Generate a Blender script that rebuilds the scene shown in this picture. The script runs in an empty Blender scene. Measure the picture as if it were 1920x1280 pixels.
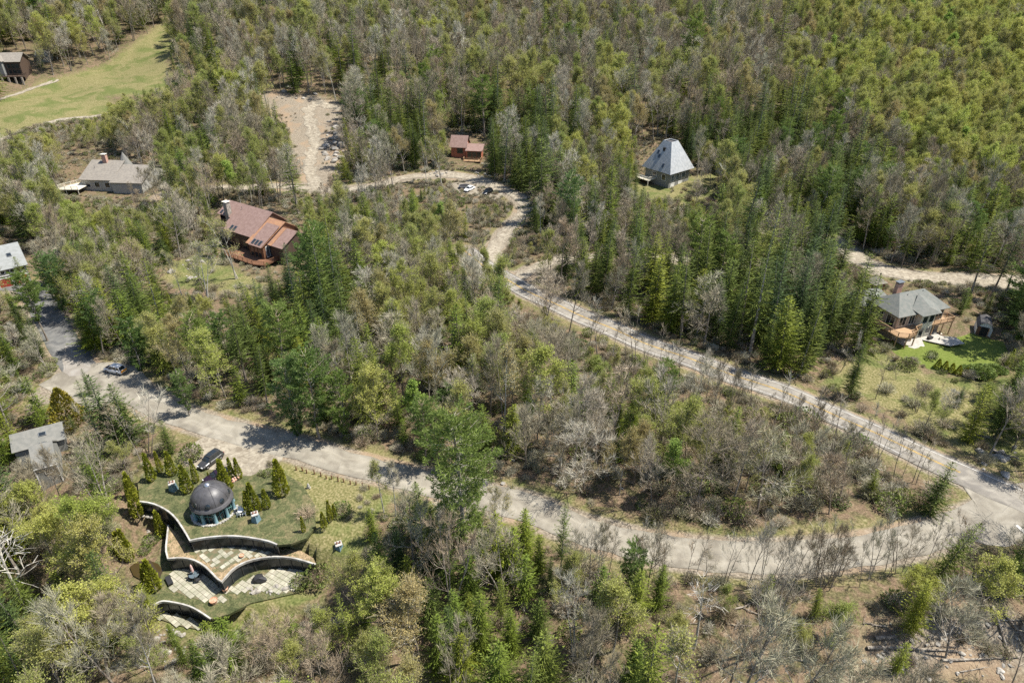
import bpy, math, random
import numpy as np
from mathutils import Vector, Matrix, noise
random.seed(7); np.random.seed(7)
R=math.radians; PI=math.pi
scn=bpy.context.scene; COL=scn.collection
# ------------------------------------------------------------------ camera, sky, sun, exposure
CAMH=65.0; TH=R(31); FPX=1280.0; SN,CS=math.sin(TH),math.cos(TH)
cd=bpy.data.cameras.new('camera'); cam=bpy.data.objects.new('camera',cd); COL.objects.link(cam)
cd.lens=24; cd.sensor_width=36; cd.clip_end=3000; cd.clip_start=1
cam.location=(0,0,CAMH); cam.rotation_euler=(PI/2-TH,0,0); scn.camera=cam
SUN_EL=R(62); SUN_AZ=R(4)            # the sun stands to the right and a little behind the scene
sdir=Vector((math.cos(SUN_EL)*math.cos(SUN_AZ),math.cos(SUN_EL)*math.sin(SUN_AZ),math.sin(SUN_EL)))
W=bpy.data.worlds.new('World'); scn.world=W; W.use_nodes=True
nt=W.node_tree; bg=nt.nodes['Background']
sk=nt.nodes.new('ShaderNodeTexSky'); sk.sky_type='NISHITA'; sk.sun_disc=False
sk.sun_elevation=SUN_EL; sk.sun_rotation=PI/2-SUN_AZ; sk.altitude=600
nt.links.new(sk.outputs[0],bg.inputs[0]); bg.inputs[1].default_value=0.105
sl=bpy.data.lights.new('sun','SUN'); sl.energy=5.0; sl.angle=R(0.5); sl.color=(1,0.95,0.86)
so=bpy.data.objects.new('sun',sl); COL.objects.link(so); so.rotation_euler=sdir.to_track_quat('Z','Y').to_euler(); so.location=(60,60,150)
scn.view_settings.view_transform='Standard'; scn.view_settings.look='None'
scn.view_settings.exposure=0.78; scn.view_settings.gamma=1
scn.cycles.max_bounces=5; scn.cycles.diffuse_bounces=3; scn.cycles.glossy_bounces=2
scn.cycles.transmission_bounces=3; scn.cycles.transparent_max_bounces=4
try: scn.cycles.use_denoising=False
except Exception: pass
# ------------------------------------------------------------------ terrain height and projection
def sst(a,b,x):
    t=np.clip((np.asarray(x,float)-a)/(b-a),0,1); return t*t*(3-2*t)
RBX=[-300,-75,-69.5,-63.4,-55.7,-45.7,-36.6,-24.4,-13.3,-4.3,2.8,8.1,15.8,28.4,41.7,53,62,100,300]
RBY=[100,97,95,92,86.9,82.8,79.6,74.8,71,67.9,65.4,62.1,59.1,57.4,58.2,61.2,62,60,50]
def hfun(x,y):
    x=np.asarray(x,float); y=np.asarray(y,float)
    fr=np.interp(x,RBX,RBY)
    d=np.maximum(fr-6.5-y,0)
    general=-0.27*(np.sqrt(d*d+9)-3)
    dome=-5.9*sst(63.5,51.5,y)-0.12*np.maximum(49-y,0)
    w=sst(-60,-54,x)*(1-sst(-27,-17,x))
    front=general*(1-w)+dome*w
    s=np.interp(x,[-300,-100,0,100,300],[.2,.18,.14,.13,.12])
    q=y-198
    back=s*0.5*(np.sqrt(q*q+500)+q-1.2)
    back=np.maximum(back,0)
    und=sst(205,300,y)*(2.2*np.sin(x*.041+1.3+y*.013)+1.6*np.sin(y*.052+x*.02)+1.2*np.sin(x*.09-y*.06))
    sm=.22*np.sin(x*.31+1)*np.sin(y*.27+2)+.25*np.sin(x*.13+y*.17)
    return front+back+und+sm*sst(50,64,y)
def h1(x,y): return float(hfun(x,y))
def proj(x,y,z):
    dz=z-CAMH; d=y*CS-dz*SN; up=y*SN+dz*CS
    return (960+FPX*x/d, 640-FPX*up/d, d)
def P(px,py,z=0.0):
    u=(px-960)/FPX; v=(py-640)/FPX
    t=(z-CAMH)/(-SN-v*CS)
    return Vector((u*t,(CS-v*SN)*t,z))
def G(px,py):
    "point of the terrain seen at a pixel of the photograph"
    u=(px-960)/FPX; v=(py-640)/FPX; dx,dy,dz=u,CS-v*SN,-SN-v*CS
    t=30.0; last=t
    while t<900:
        if CAMH+dz*t<h1(dx*t,dy*t): break
        last=t; t+=4
    a,b=last,t
    for _ in range(14):
        m=(a+b)/2
        if CAMH+dz*m<h1(dx*m,dy*m): b=m
        else: a=m
    return Vector((dx*b,dy*b,h1(dx*b,dy*b)))
def inpoly(x,y,poly):
    x=np.asarray(x,float); y=np.asarray(y,float); c=np.zeros(x.shape,bool); n=len(poly)
    for i in range(n):
        x0,y0=poly[i][0],poly[i][1]; x1,y1=poly[i-1][0],poly[i-1][1]
        if y0==y1: continue
        m=((y0>y)!=(y1>y))&(x<(x1-x0)*(y-y0)/(y1-y0)+x0); c^=m
    return c
def pdist(x,y,line):
    x=np.asarray(x,float); y=np.asarray(y,float); best=np.full(x.shape,1e9)
    for a,b in zip(line[:-1],line[1:]):
        ax,ay,bx,by=a[0],a[1],b[0],b[1]; L=(bx-ax)**2+(by-ay)**2+1e-9
        t=np.clip(((x-ax)*(bx-ax)+(y-ay)*(by-ay))/L,0,1)
        best=np.minimum(best,np.hypot(x-ax-t*(bx-ax),y-ay-t*(by-ay)))
    return best
# ------------------------------------------------------------------ materials
def mat(name,col=(.5,.5,.5),rough=.8,metal=0,spec=.3,noise_amt=0.0,noise_scale=4.0,col2=None,bump=0.0,bump_scale=None,detail=6,coord='Object',island=0.0,objrand=0.0,objcols=None,trans=0.0,stretch=None):
    m=bpy.data.materials.new(name); m.use_nodes=True; n=m.node_tree; L=n.links; b=n.nodes['Principled BSDF']
    b.inputs['Roughness'].default_value=rough; b.inputs['Metallic'].default_value=metal; b.inputs['Specular IOR Level'].default_value=spec
    b.inputs['Base Color'].default_value=(*col,1)
    cur=None
    def rgb(c):
        r=n.nodes.new('ShaderNodeRGB'); r.outputs[0].default_value=(*c,1); return r.outputs[0]
    if objcols:
        oi=n.nodes.new('ShaderNodeObjectInfo'); cr=n.nodes.new('ShaderNodeValToRGB'); cr.color_ramp.interpolation='LINEAR'
        while len(cr.color_ramp.elements)<len(objcols): cr.color_ramp.elements.new(.5)
        for i,c in enumerate(objcols):
            cr.color_ramp.elements[i].position=i/(len(objcols)-1); cr.color_ramp.elements[i].color=(*c,1)
        L.new(oi.outputs['Random'],cr.inputs[0]); cur=cr.outputs[0]
    tc=n.nodes.new('ShaderNodeTexCoord'); src=tc.outputs[coord]
    if stretch:
        mp=n.nodes.new('ShaderNodeMapping'); mp.inputs['Scale'].default_value=stretch; L.new(src,mp.inputs[0]); src=mp.outputs[0]
    if col2 is not None or noise_amt:
        nz=n.nodes.new('ShaderNodeTexNoise'); nz.inputs['Scale'].default_value=noise_scale; nz.inputs['Detail'].default_value=detail; L.new(src,nz.inputs['Vector'])
        rp=n.nodes.new('ShaderNodeValToRGB'); rp.color_ramp.elements[0].position=.38; rp.color_ramp.elements[1].position=.62; L.new(nz.outputs[0],rp.inputs[0])
        mx=n.nodes.new('ShaderNodeMix'); mx.data_type='RGBA'; L.new(rp.outputs[0],mx.inputs[0])
        c2=col2 if col2 is not None else tuple(c*(1-noise_amt) for c in col)
        if cur: L.new(cur,mx.inputs[6])
        else: mx.inputs[6].default_value=(*col,1)
        mx.inputs[7].default_value=(*c2,1); cur=mx.outputs[2]
    if island:
        g=n.nodes.new('ShaderNodeNewGeometry'); mr=n.nodes.new('ShaderNodeMapRange'); mr.inputs['To Min'].default_value=1-island; mr.inputs['To Max'].default_value=1+island
        L.new(g.outputs['Random Per Island'],mr.inputs[0]); hs=n.nodes.new('ShaderNodeHueSaturation'); L.new(mr.outputs[0],hs.inputs['Value'])
        if cur: L.new(cur,hs.inputs['Color'])
        else: hs.inputs['Color'].default_value=(*col,1)
        cur=hs.outputs[0]
    if cur: L.new(cur,b.inputs['Base Color'])
    if trans:
        tr=n.nodes.new('ShaderNodeBsdfTranslucent'); ms=n.nodes.new('ShaderNodeMixShader'); ms.inputs[0].default_value=trans
        if cur: L.new(cur,tr.inputs[0])
        else: tr.inputs[0].default_value=(*col,1)
        L.new(b.outputs[0],ms.inputs[1]); L.new(tr.outputs[0],ms.inputs[2]); L.new(ms.outputs[0],n.nodes['Material Output'].inputs[0])
    if bump:
        nb=n.nodes.new('ShaderNodeTexNoise'); nb.inputs['Scale'].default_value=bump_scale or noise_scale*2; nb.inputs['Detail'].default_value=8; L.new(src,nb.inputs['Vector'])
        bp=n.nodes.new('ShaderNodeBump'); bp.inputs['Strength'].default_value=1; bp.inputs['Distance'].default_value=bump; L.new(nb.outputs[0],bp.inputs['Height']); L.new(bp.outputs[0],b.inputs['Normal'])
    return m
M={}
# ------------------------------------------------------------------ mesh helpers
class Acc:
    def __init__(s): s.v=[]; s.f=[]; s.m=[]; s.mi=0
    def quad(s,a,b,c,d):
        n=len(s.v); s.v+= [tuple(a),tuple(b),tuple(c),tuple(d)]; s.f.append((n,n+1,n+2,n+3)); s.m.append(s.mi)
    def tri(s,a,b,c):
        n=len(s.v); s.v+=[tuple(a),tuple(b),tuple(c)]; s.f.append((n,n+1,n+2)); s.m.append(s.mi)
    def poly(s,pts):
        n=len(s.v); s.v+=[tuple(p) for p in pts]; s.f.append(tuple(range(n,n+len(pts)))); s.m.append(s.mi)
    def box(s,x0,y0,z0,x1,y1,z1,T=None):
        c=[(x0,y0,z0),(x1,y0,z0),(x1,y1,z0),(x0,y1,z0),(x0,y0,z1),(x1,y0,z1),(x1,y1,z1),(x0,y1,z1)]
        if T is not None: c=[tuple(T@Vector(p)) for p in c]
        n=len(s.v); s.v+=c
        for f in ((3,2,1,0),(4,5,6,7),(0,1,5,4),(1,2,6,5),(2,3,7,6),(3,0,4,7)): s.f.append(tuple(n+i for i in f)); s.m.append(s.mi)
    def tube(s,p0,p1,r0,r1,k=4,cap=False):
        p0=Vector(p0); p1=Vector(p1); d=(p1-p0)
        if d.length<1e-6: return
        a=d.orthogonal().normalized(); b=d.cross(a).normalized(); n=len(s.v)
        for i in range(k):
            t=2*PI*i/k; o=a*math.cos(t)+b*math.sin(t); s.v.append(tuple(p0+o*r0)); s.v.append(tuple(p1+o*r1))
        for i in range(k):
            j=(i+1)%k; s.f.append((n+2*i,n+2*j,n+2*j+1,n+2*i+1)); s.m.append(s.mi)
        if cap: s.f.append(tuple(n+2*i+1 for i in range(k))); s.m.append(s.mi)
    def prism(s,poly,z0,z1,bottom=True):
        n=len(s.v); k=len(poly)
        s.v+=[(p[0],p[1],z0) for p in poly]+[(p[0],p[1],z1) for p in poly]
        s.f.append(tuple(n+k+i for i in range(k))); s.m.append(s.mi)
        if bottom: s.f.append(tuple(n+k-1-i for i in range(k))); s.m.append(s.mi)
        for i in range(k):
            j=(i+1)%k; s.f.append((n+i,n+j,n+k+j,n+k+i)); s.m.append(s.mi)
    def slab(s,pts,t):
        "thick plate under the given planar polygon"
        a=[Vector(p) for p in pts]; nn=(a[1]-a[0]).cross(a[2]-a[0]).normalized()
        if nn.z<0: a=a[::-1]; nn=-nn
        b=[p-nn*t for p in a]; n=len(s.v); k=len(a); s.v+=[tuple(p) for p in a+b]
        s.f.append(tuple(n+i for i in range(k))); s.m.append(s.mi)
        s.f.append(tuple(n+k+k-1-i for i in range(k))); s.m.append(s.mi)
        for i in range(k):
            j=(i+1)%k; s.f.append((n+j,n+i,n+k+i,n+k+j)); s.m.append(s.mi)
    def lathe(s,prof,k=24,c=(0,0),a0=0,a1=2*PI):
        n=len(s.v); full=abs(a1-a0-2*PI)<1e-6; kk=k if full else k+1
        for (r,z) in prof:
            for i in range(kk):
                t=a0+(a1-a0)*i/k; s.v.append((c[0]+r*math.cos(t),c[1]+r*math.sin(t),z))
        for j in range(len(prof)-1):
            for i in range(k):
                i2=(i+1)%kk; s.f.append((n+j*kk+i,n+j*kk+i2,n+(j+1)*kk+i2,n+(j+1)*kk+i)); s.m.append(s.mi)
    def mesh(s,name,mats,smooth=False):
        me=bpy.data.meshes.new(name); V=np.array(s.v,dtype=np.float32).reshape(-1,3)
        me.vertices.add(len(V)); me.vertices.foreach_set('co',V.ravel())
        ls=np.array([len(f) for f in s.f],dtype=np.int32); li=np.fromiter((i for f in s.f for i in f),dtype=np.int32)
        me.loops.add(len(li)); me.loops.foreach_set('vertex_index',li)
        me.polygons.add(len(ls)); me.polygons.foreach_set('loop_start',np.concatenate([[0],np.cumsum(ls)[:-1]]).astype(np.int32)); me.polygons.foreach_set('loop_total',ls)
        me.polygons.foreach_set('material_index',np.array(s.m,dtype=np.int32))
        me.polygons.foreach_set('use_smooth',np.full(len(ls),bool(smooth)))
        for m in (mats if isinstance(mats,(list,tuple)) else [mats]): me.materials.append(m)
        me.update(calc_edges=True); me.validate(); return me
def tag(o,label=None,cat=None,group=None,kind=None):
    if label: o['label']=label
    if cat: o['category']=cat
    if group: o['group']=group
    if kind: o['kind']=kind
    return o
def obj(name,acc,mats,parent=None,smooth=False):
    me=acc.mesh(name,mats,smooth) if isinstance(acc,Acc) else acc
    o=bpy.data.objects.new(name,me); COL.objects.link(o)
    if parent is not None: o.parent=parent
    return o
def empty(name,loc,rz=0,label=None,cat=None,group=None):
    o=bpy.data.objects.new(name,None); COL.objects.link(o); o.location=loc; o.rotation_euler=(0,0,rz); o.empty_display_size=.3
    return tag(o,label,cat,group)
# ------------------------------------------------------------------ roads and ground zones (photo pixels -> points on the ground)
def line(pts): return [G(*p) for p in pts]
roadB=line([(2040,930),(1960,945),(1880,962),(1800,985),(1740,1003),(1680,1020),(1600,1034),(1500,1043),(1400,1045),(1300,1038),(1200,1024),(1080,990),(1000,955),(900,930),(780,900),(640,865),(500,825),(400,799),(320,772),(265,742),(225,715),(190,705),(140,715),(98,735)])
roadA=line([(2060,1010),(1990,970),(1920,938),(1860,913),(1800,886),(1700,840),(1600,794),(1500,748),(1400,712),(1300,675),(1200,640),(1120,605),(1030,565),(960,530),(915,505),(870,470)])
driveC=line([(150,692),(128,660),(108,625),(90,590),(72,560),(55,540),(20,535),(-30,540)])
driveD=line([(925,505),(925,470),(945,440),(978,405),(985,385),(960,362),(925,347),(880,333),(830,327),(780,331),(740,338),(700,350),(650,357),(600,356),(540,350),(490,350),(420,352),(360,358),(300,368)])
driveE=line([(960,530),(1000,505),(1060,485),(1150,480),(1250,484),(1350,493),(1430,497)])
driveF=line([(1430,440),(1500,445),(1560,452),(1600,480),(1650,505),(1720,518),(1800,524),(1880,528),(1990,532)])
driveG=line([(600,356),(585,330),(578,300),(590,270),(585,240),(580,205),(600,195),(640,205)])
lawnR=line([(1668,640),(1700,633),(1740,640),(1775,640),(1820,625),(1880,640),(1890,660),(1870,690),(1830,698),(1790,700),(1740,690),(1700,675),(1675,660)])
meadow=line([(-60,270),(-60,235),(0,185),(80,152),(150,135),(200,120),(250,85),(300,45),(320,38),(335,60),(325,95),(310,118),(335,155),(310,175),(240,180),(200,180),(215,205),(185,222),(120,228),(60,240),(0,265)])
dryR=line([(1560,690),(1640,650),(1680,668),(1740,700),(1850,712),(1900,690),(1990,640),(2060,700),(2060,900),(1900,890),(1780,840),(1700,795),(1620,750),(1540,720)])
clearg=line([(480,188),(505,172),(560,176),(640,192),(655,250),(650,300),(632,338),(566,338),(546,290),(540,240),(505,215)])
lawnL=line([(300,520),(320,490),(380,475),(430,500),(520,540),(480,560),(400,545),(330,540)])
yardP=line([(1170,350),(1210,345),(1260,350),(1290,330),(1345,325),(1350,365),(1310,385),(1230,380),(1180,375)])
yardD=line([(345,845),(400,830),(470,845),(560,870),(620,880),(690,900),(760,930),(720,960),(690,1000),(700,1040),(640,1060),(590,1060),(520,1020),(350,1000),(270,940),(250,900),(300,870)])
lawnB=line([(300,1150),(400,1165),(480,1130),(560,1090),(600,1120),(520,1180),(430,1210),(330,1190),(290,1170)])
gravelB=line([(335,850),(400,815),(470,835),(530,855),(500,880),(440,900),(400,905),(360,885)])
islandR=line([(870,470),(930,345)]) 
rocky=line([(1560,1290),(1620,1190),(1700,1130),(1920,1130),(2000,1290)])
padC=line([(95,735),(100,705),(150,690),(190,680),(235,690),(262,720),(225,742),(200,760),(170,770),(150,760),(128,745),(108,760)])
terraceX=[]   # (polygon, z) filled below
# earth-sheltered house levels, in world coordinates at their own heights
LA,LB,LC,LD=0.35,-1.6,-3.65,-5.6
def zl(pts,z): return [P(a,b,z) for a,b in pts]
W1=zl([(262,940),(285,943),(305,951),(322,962),(334,975),(345,992),(352,1003),(357,1013),(375,1009),(400,1006),(430,1004),(460,1006),(490,1011),(507,1015),(521,1021)],LA)
W2=zl([(317,985),(315,1005),(312,1030),(316,1047),(340,1045),(362,1048),(382,1058),(398,1073),(408,1084),(416,1090),(425,1079),(437,1066),(455,1055),(480,1047),(510,1043),(540,1044),(565,1049),(593,1058)],LB)
W3=zl([(288,1134),(300,1127),(312,1126),(340,1131),(360,1137),(378,1147),(397,1160)],LC)
slabA=zl([(262,940),(258,905),(275,880),(320,868),(380,880),(440,880),(520,880),(565,905),(590,945),(592,985),(575,1008),(545,1019),(521,1021)],LA)
WALLS={}
polyB=[P(262,952,LB),P(300,960,LB),P(322,975,LB),P(345,1010,LB),P(357,1030,LB),P(400,1022,LB),P(430,1020,LB),P(460,1022,LB),P(490,1026,LB),P(521,1035,LB),P(560,1030,LB),P(640,1030,LB),P(660,1050,LB),P(640,1070,LB)]+W2[::-1]
def grow(poly,k):
    c=sum((Vector((p[0],p[1])) for p in poly),Vector((0,0)))/len(poly)
    return [(p[0]+(p[0]-c.x)*k,p[1]+(p[1]-c.y)*k) for p in poly]
def tz(x,y):
    "terrain height with the house terraces cut in"
    z=hfun(x,y)
    yy=np.interp(x,[p[0] for p in W1[7:]],[p[1] for p in W1[7:]])
    y1=np.interp(x,XW1,YW1)+1.6; y2=np.interp(x,XW2,YW2)+1.6; y3=np.interp(x,XW3,YW3)+1.6
    inx=(x>XW1[0]-2)&(x<XW2[-1]+1)
    rr=sst(XW1[-3]-.5,XW1[-3]+1.5,x); up=np.where(y<y1,LB-.13,LA-.13); up=up*(1-rr)+rr*(LB-.13+(LA-LB)*sst(y1-3.5,y1+3.5,y))
    lv=np.where(y<y3,LD-.25,np.where(y<y2,LC-.2,up))
    wx=sst(XW1[0]-3,XW1[0]+0.5,x)*(1-sst(XW2[-1]-2.5,XW2[-1]+4.5,x))
    wy=sst(36,44,y)*(1-sst(70,73,y))
    w=wx*wy
    return z*(1-w)+lv*w
def mono(L):
    d={}
    for p in sorted(L,key=lambda q:q[0]): d[round(p[0],2)]=max(p[1],d.get(round(p[0],2),-1e9))
    ks=sorted(d); return ks,[d[k] for k in ks]
XW1,YW1=mono(W1); XW2,YW2=mono(W2); XW3,YW3=mono(W3)
XW1=XW1+[XW1[-1]+3,XW2[-1]+6]; YW1=YW1+[YW1[-1],YW1[-1]-3]
def t1(x,y): return float(tz(np.array(x),np.array(y)))
# ------------------------------------------------------------------ terrain mesh
NR,NC=520,430
ys=[18.0]
for i in range(NR): ys.append(ys[-1]+0.42+max(0,ys[-1]-40)*0.0052)
ys=np.array(ys); print('terrain to y=',ys[-1])
us=np.linspace(-1,1,NC)
YY=np.repeat(ys[:,None],NC,1); XX=us[None,:]*(0.86*YY+52)
ZZ=tz(XX,YY)
fine=0.10*(np.sin(XX*1.7+YY*.6)*np.sin(YY*1.9-XX*.4))
droad=np.full(XX.shape,1e9)
for Ln,wd in ((roadB,2.7),(roadA,2.9),(driveC,3),(driveD,2.5),(driveE,2.5),(driveF,3.5),(driveG,3)): droad=np.minimum(droad,pdist(XX,YY,Ln)-wd)
fm=sst(1,5,droad)*(1-((XX>XW1[0]-6)&(XX<XW2[-1]+8)&(YY<75)))
ZZ=ZZ+fine*fm
# a bank rises gently behind the roads' edge
def zone(poly,soft=2.0):
    inside=inpoly(XX,YY,poly); d=pdist(XX,YY,list(poly)+[poly[0]])
    return np.where(inside,sst(-0.2,soft,d)*.5+.5,np.clip(.5-.5*sst(0,soft,d),0,1))
green=np.maximum(zone(lawnR,.7)*1.0,0)
mead=np.maximum.reduce([zone(meadow,4),zone(dryR,3)*.85,zone(lawnL)*.8,zone(yardP)*.9,zone(yardD)*.8,zone(lawnB)*.9])
road_side=1-sst(0.5,4.5,droad)
mead=np.maximum(mead,road_side*.55)
dirt=np.maximum.reduce([zone(clearg,3),zone(gravelB,1),zone(padC,1),(1-sst(-.5,1.5,droad))*.9,zone(rocky,4)*.7])
me=bpy.data.meshes.new('ground'); nv=XX.size
me.vertices.add(nv); me.vertices.foreach_set('co',np.stack([XX,YY,ZZ],-1).astype(np.float32).ravel())
idx=np.arange(nv).reshape(XX.shape); q=np.stack([idx[:-1,:-1],idx[:-1,1:],idx[1:,1:],idx[1:,:-1]],-1).reshape(-1,4)
me.loops.add(q.size); me.loops.foreach_set('vertex_index',q.astype(np.int32).ravel())
me.polygons.add(len(q)); me.polygons.foreach_set('loop_start',(np.arange(len(q))*4).astype(np.int32)); me.polygons.foreach_set('loop_total',np.full(len(q),4,np.int32))
me.polygons.foreach_set('use_smooth',np.ones(len(q),bool)); me.update(calc_edges=True)
at=me.color_attributes.new('zone','FLOAT_COLOR','POINT')
at.data.foreach_set('color',np.stack([green,mead,dirt,np.ones_like(green)],-1).astype(np.float32).ravel())
def ground_mat():
    m=bpy.data.materials.new('forest_floor'); m.use_nodes=True; n=m.node_tree; L=n.links; b=n.nodes['Principled BSDF']
    b.inputs['Roughness'].default_value=.95; b.inputs['Specular IOR Level'].default_value=.1
    tc=n.nodes.new('ShaderNodeTexCoord')
    def nz(s,d=8,dist=0):
        k=n.nodes.new('ShaderNodeTexNoise'); k.inputs['Scale'].default_value=s; k.inputs['Detail'].default_value=d; k.inputs['Distortion'].default_value=dist; L.new(tc.outputs['Object'],k.inputs['Vector']); return k.outputs[0]
    def ramp(f,stops):
        r=n.nodes.new('ShaderNodeValToRGB')
        while len(r.color_ramp.elements)<len(stops): r.color_ramp.elements.new(.5)
        for e,(p,c) in zip(r.color_ramp.elements,stops): e.position=p; e.color=(*c,1) if len(c)==3 else c
        L.new(f,r.inputs[0]); return r.outputs[0]
    def mix(f,a,c,mode='MIX'):
        x=n.nodes.new('ShaderNodeMix'); x.data_type='RGBA'; x.blend_type=mode
        if isinstance(f,float): x.inputs[0].default_value=f
        else: L.new(f,x.inputs[0])
        L.new(a,x.inputs[6]); L.new(c,x.inputs[7]); return x.outputs[2]
    big=nz(.06,4); mid=nz(.5,6,1.5); sml=nz(3.5,8); tiny=nz(14,5)
    leaf=ramp(sml,[(.3,(.055,.038,.025)),(.45,(.13,.09,.058)),(.56,(.20,.14,.09)),(.7,(.30,.225,.155))])
    leaf2=ramp(tiny,[(.32,(.05,.036,.023)),(.5,(.16,.115,.075)),(.66,(.30,.225,.15))])
    leaf=mix(.5,leaf,leaf2)
    moss=ramp(sml,[(.3,(.04,.042,.018)),(.55,(.095,.098,.04)),(.75,(.18,.17,.08))])
    base=mix(ramp(mid,[(.42,(0,0,0)),(.6,(.75,.75,.75))]),leaf,moss)
    md=ramp(sml,[(.3,(.09,.09,.032)),(.45,(.155,.145,.058)),(.6,(.235,.205,.10)),(.75,(.33,.28,.165))])
    md2=ramp(sml,[(.3,(.06,.08,.022)),(.5,(.105,.125,.038)),(.7,(.16,.175,.06))])
    md=mix(ramp(nz(.12,5,1),[(.45,(0,0,0)),(.62,(.9,.9,.9))]),md,md2)
    gr=ramp(sml,[(.3,(.085,.115,.022)),(.5,(.125,.16,.033)),(.7,(.17,.185,.055))])
    dt=ramp(sml,[(.3,(.12,.10,.075)),(.5,(.22,.185,.14)),(.7,(.34,.295,.23))])
    dt2=ramp(tiny,[(.35,(.20,.14,.09)),(.6,(.34,.25,.165))])
    dt=mix(ramp(nz(.15,4),[(.5,(0,0,0)),(.62,(.8,.8,.8))]),dt,dt2)
    at=n.nodes.new('ShaderNodeAttribute'); at.attribute_name='zone'; sp=n.nodes.new('ShaderNodeSeparateColor'); L.new(at.outputs['Color'],sp.inputs[0])
    def msk(ch,lo=.25,hi=.65):
        ad=n.nodes.new('ShaderNodeMath'); ad.operation='MULTIPLY_ADD'; L.new(mid,ad.inputs[0]); ad.inputs[1].default_value=.6; ad.inputs[2].default_value=-.3
        a2=n.nodes.new('ShaderNodeMath'); a2.operation='ADD'; L.new(sp.outputs[ch],a2.inputs[0]); L.new(ad.outputs[0],a2.inputs[1])
        mr=n.nodes.new('ShaderNodeMapRange'); mr.inputs[1].default_value=lo; mr.inputs[2].default_value=hi; L.new(a2.outputs[0],mr.inputs[0]); return mr.outputs[0]
    c=mix(msk(1),base,md); c=mix(msk(2),c,dt); c=mix(msk(0,.4,.55),c,gr)
    L.new(c,b.inputs['Base Color'])
    bp=n.nodes.new('ShaderNodeBump'); bp.inputs['Distance'].default_value=.12; bp.inputs['Strength'].default_value=.9; L.new(sml,bp.inputs['Height']); L.new(bp.outputs[0],b.inputs['Normal'])
    return m
me.materials.append(ground_mat())
go=bpy.data.objects.new('ground',me); COL.objects.link(go); tag(go,kind='structure')
# ------------------------------------------------------------------ roads
def smooth_line(Ln,step=1.0):
    P_=[Vector((p[0],p[1])) for p in Ln]
    out=[]
    for i in range(len(P_)-1):
        p0=P_[max(i-1,0)]; p1=P_[i]; p2=P_[i+1]; p3=P_[min(i+2,len(P_)-1)]
        n=max(2,int((p2-p1).length/step))
        for k in range(n):
            t=k/n; out.append(0.5*((2*p1)+(-p0+p2)*t+(2*p0-5*p1+4*p2-p3)*t*t+(-p0+3*p1-3*p2+p3)*t**3))
    out.append(P_[-1]); return out
def strip(name,Ln,half,mats,lift=.05,rag=0.0,off=(None),nx=6,seed=0,i0=None,i1=None,label=None,kind='structure',dash=None,hw=None):
    S=smooth_line(Ln); A=Acc(); rows=[]
    acc_len=0
    for i,p in enumerate(S):
        a=S[max(i-1,0)]; b=S[min(i+1,len(S)-1)]; d=(b-a).normalized(); nn=Vector((-d.y,d.x))
        w=half if hw is None else hw(i/len(S))
        wl=w+rag*noise.noise(Vector((p.x*.35,p.y*.35,seed))); wr=w+rag*noise.noise(Vector((p.x*.35,p.y*.35,seed+9)))
        o=off if off else 0
        row=[]
        for k in range(nx+1):
            s=-wl+(wl+wr)*k/nx+o; q=p+nn*s; row.append((q.x,q.y,t1(q.x,q.y)+lift))
        rows.append(row)
    for r in rows: A.v+=r
    for i in range(len(rows)-1):
        for k in range(nx):
            a=i*(nx+1)+k; A.f.append((a,a+1,a+nx+2,a+nx+1)[::-1]); A.m.append(0)
    me_=A.mesh(name,mats,True); nvv=len(me_.vertices)
    if nvv==len(A.v):
        wv=[]
        for i,p in enumerate(S):
            for k in range(nx+1):
                s=abs(2*k/nx-1); g=.5+.22*math.exp(-((s-.42)/.14)**2)-.25*sst(.8,1,s)+.12*noise.noise(Vector((p.x*.5,p.y*.5,k*.3)))
                wv+=[float(g)]*3+[1]
        me_.color_attributes.new('wear','FLOAT_COLOR','POINT').data.foreach_set('color',wv)
    o=obj(name,me_,mats,smooth=True); tag(o,kind=kind); return o
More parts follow.
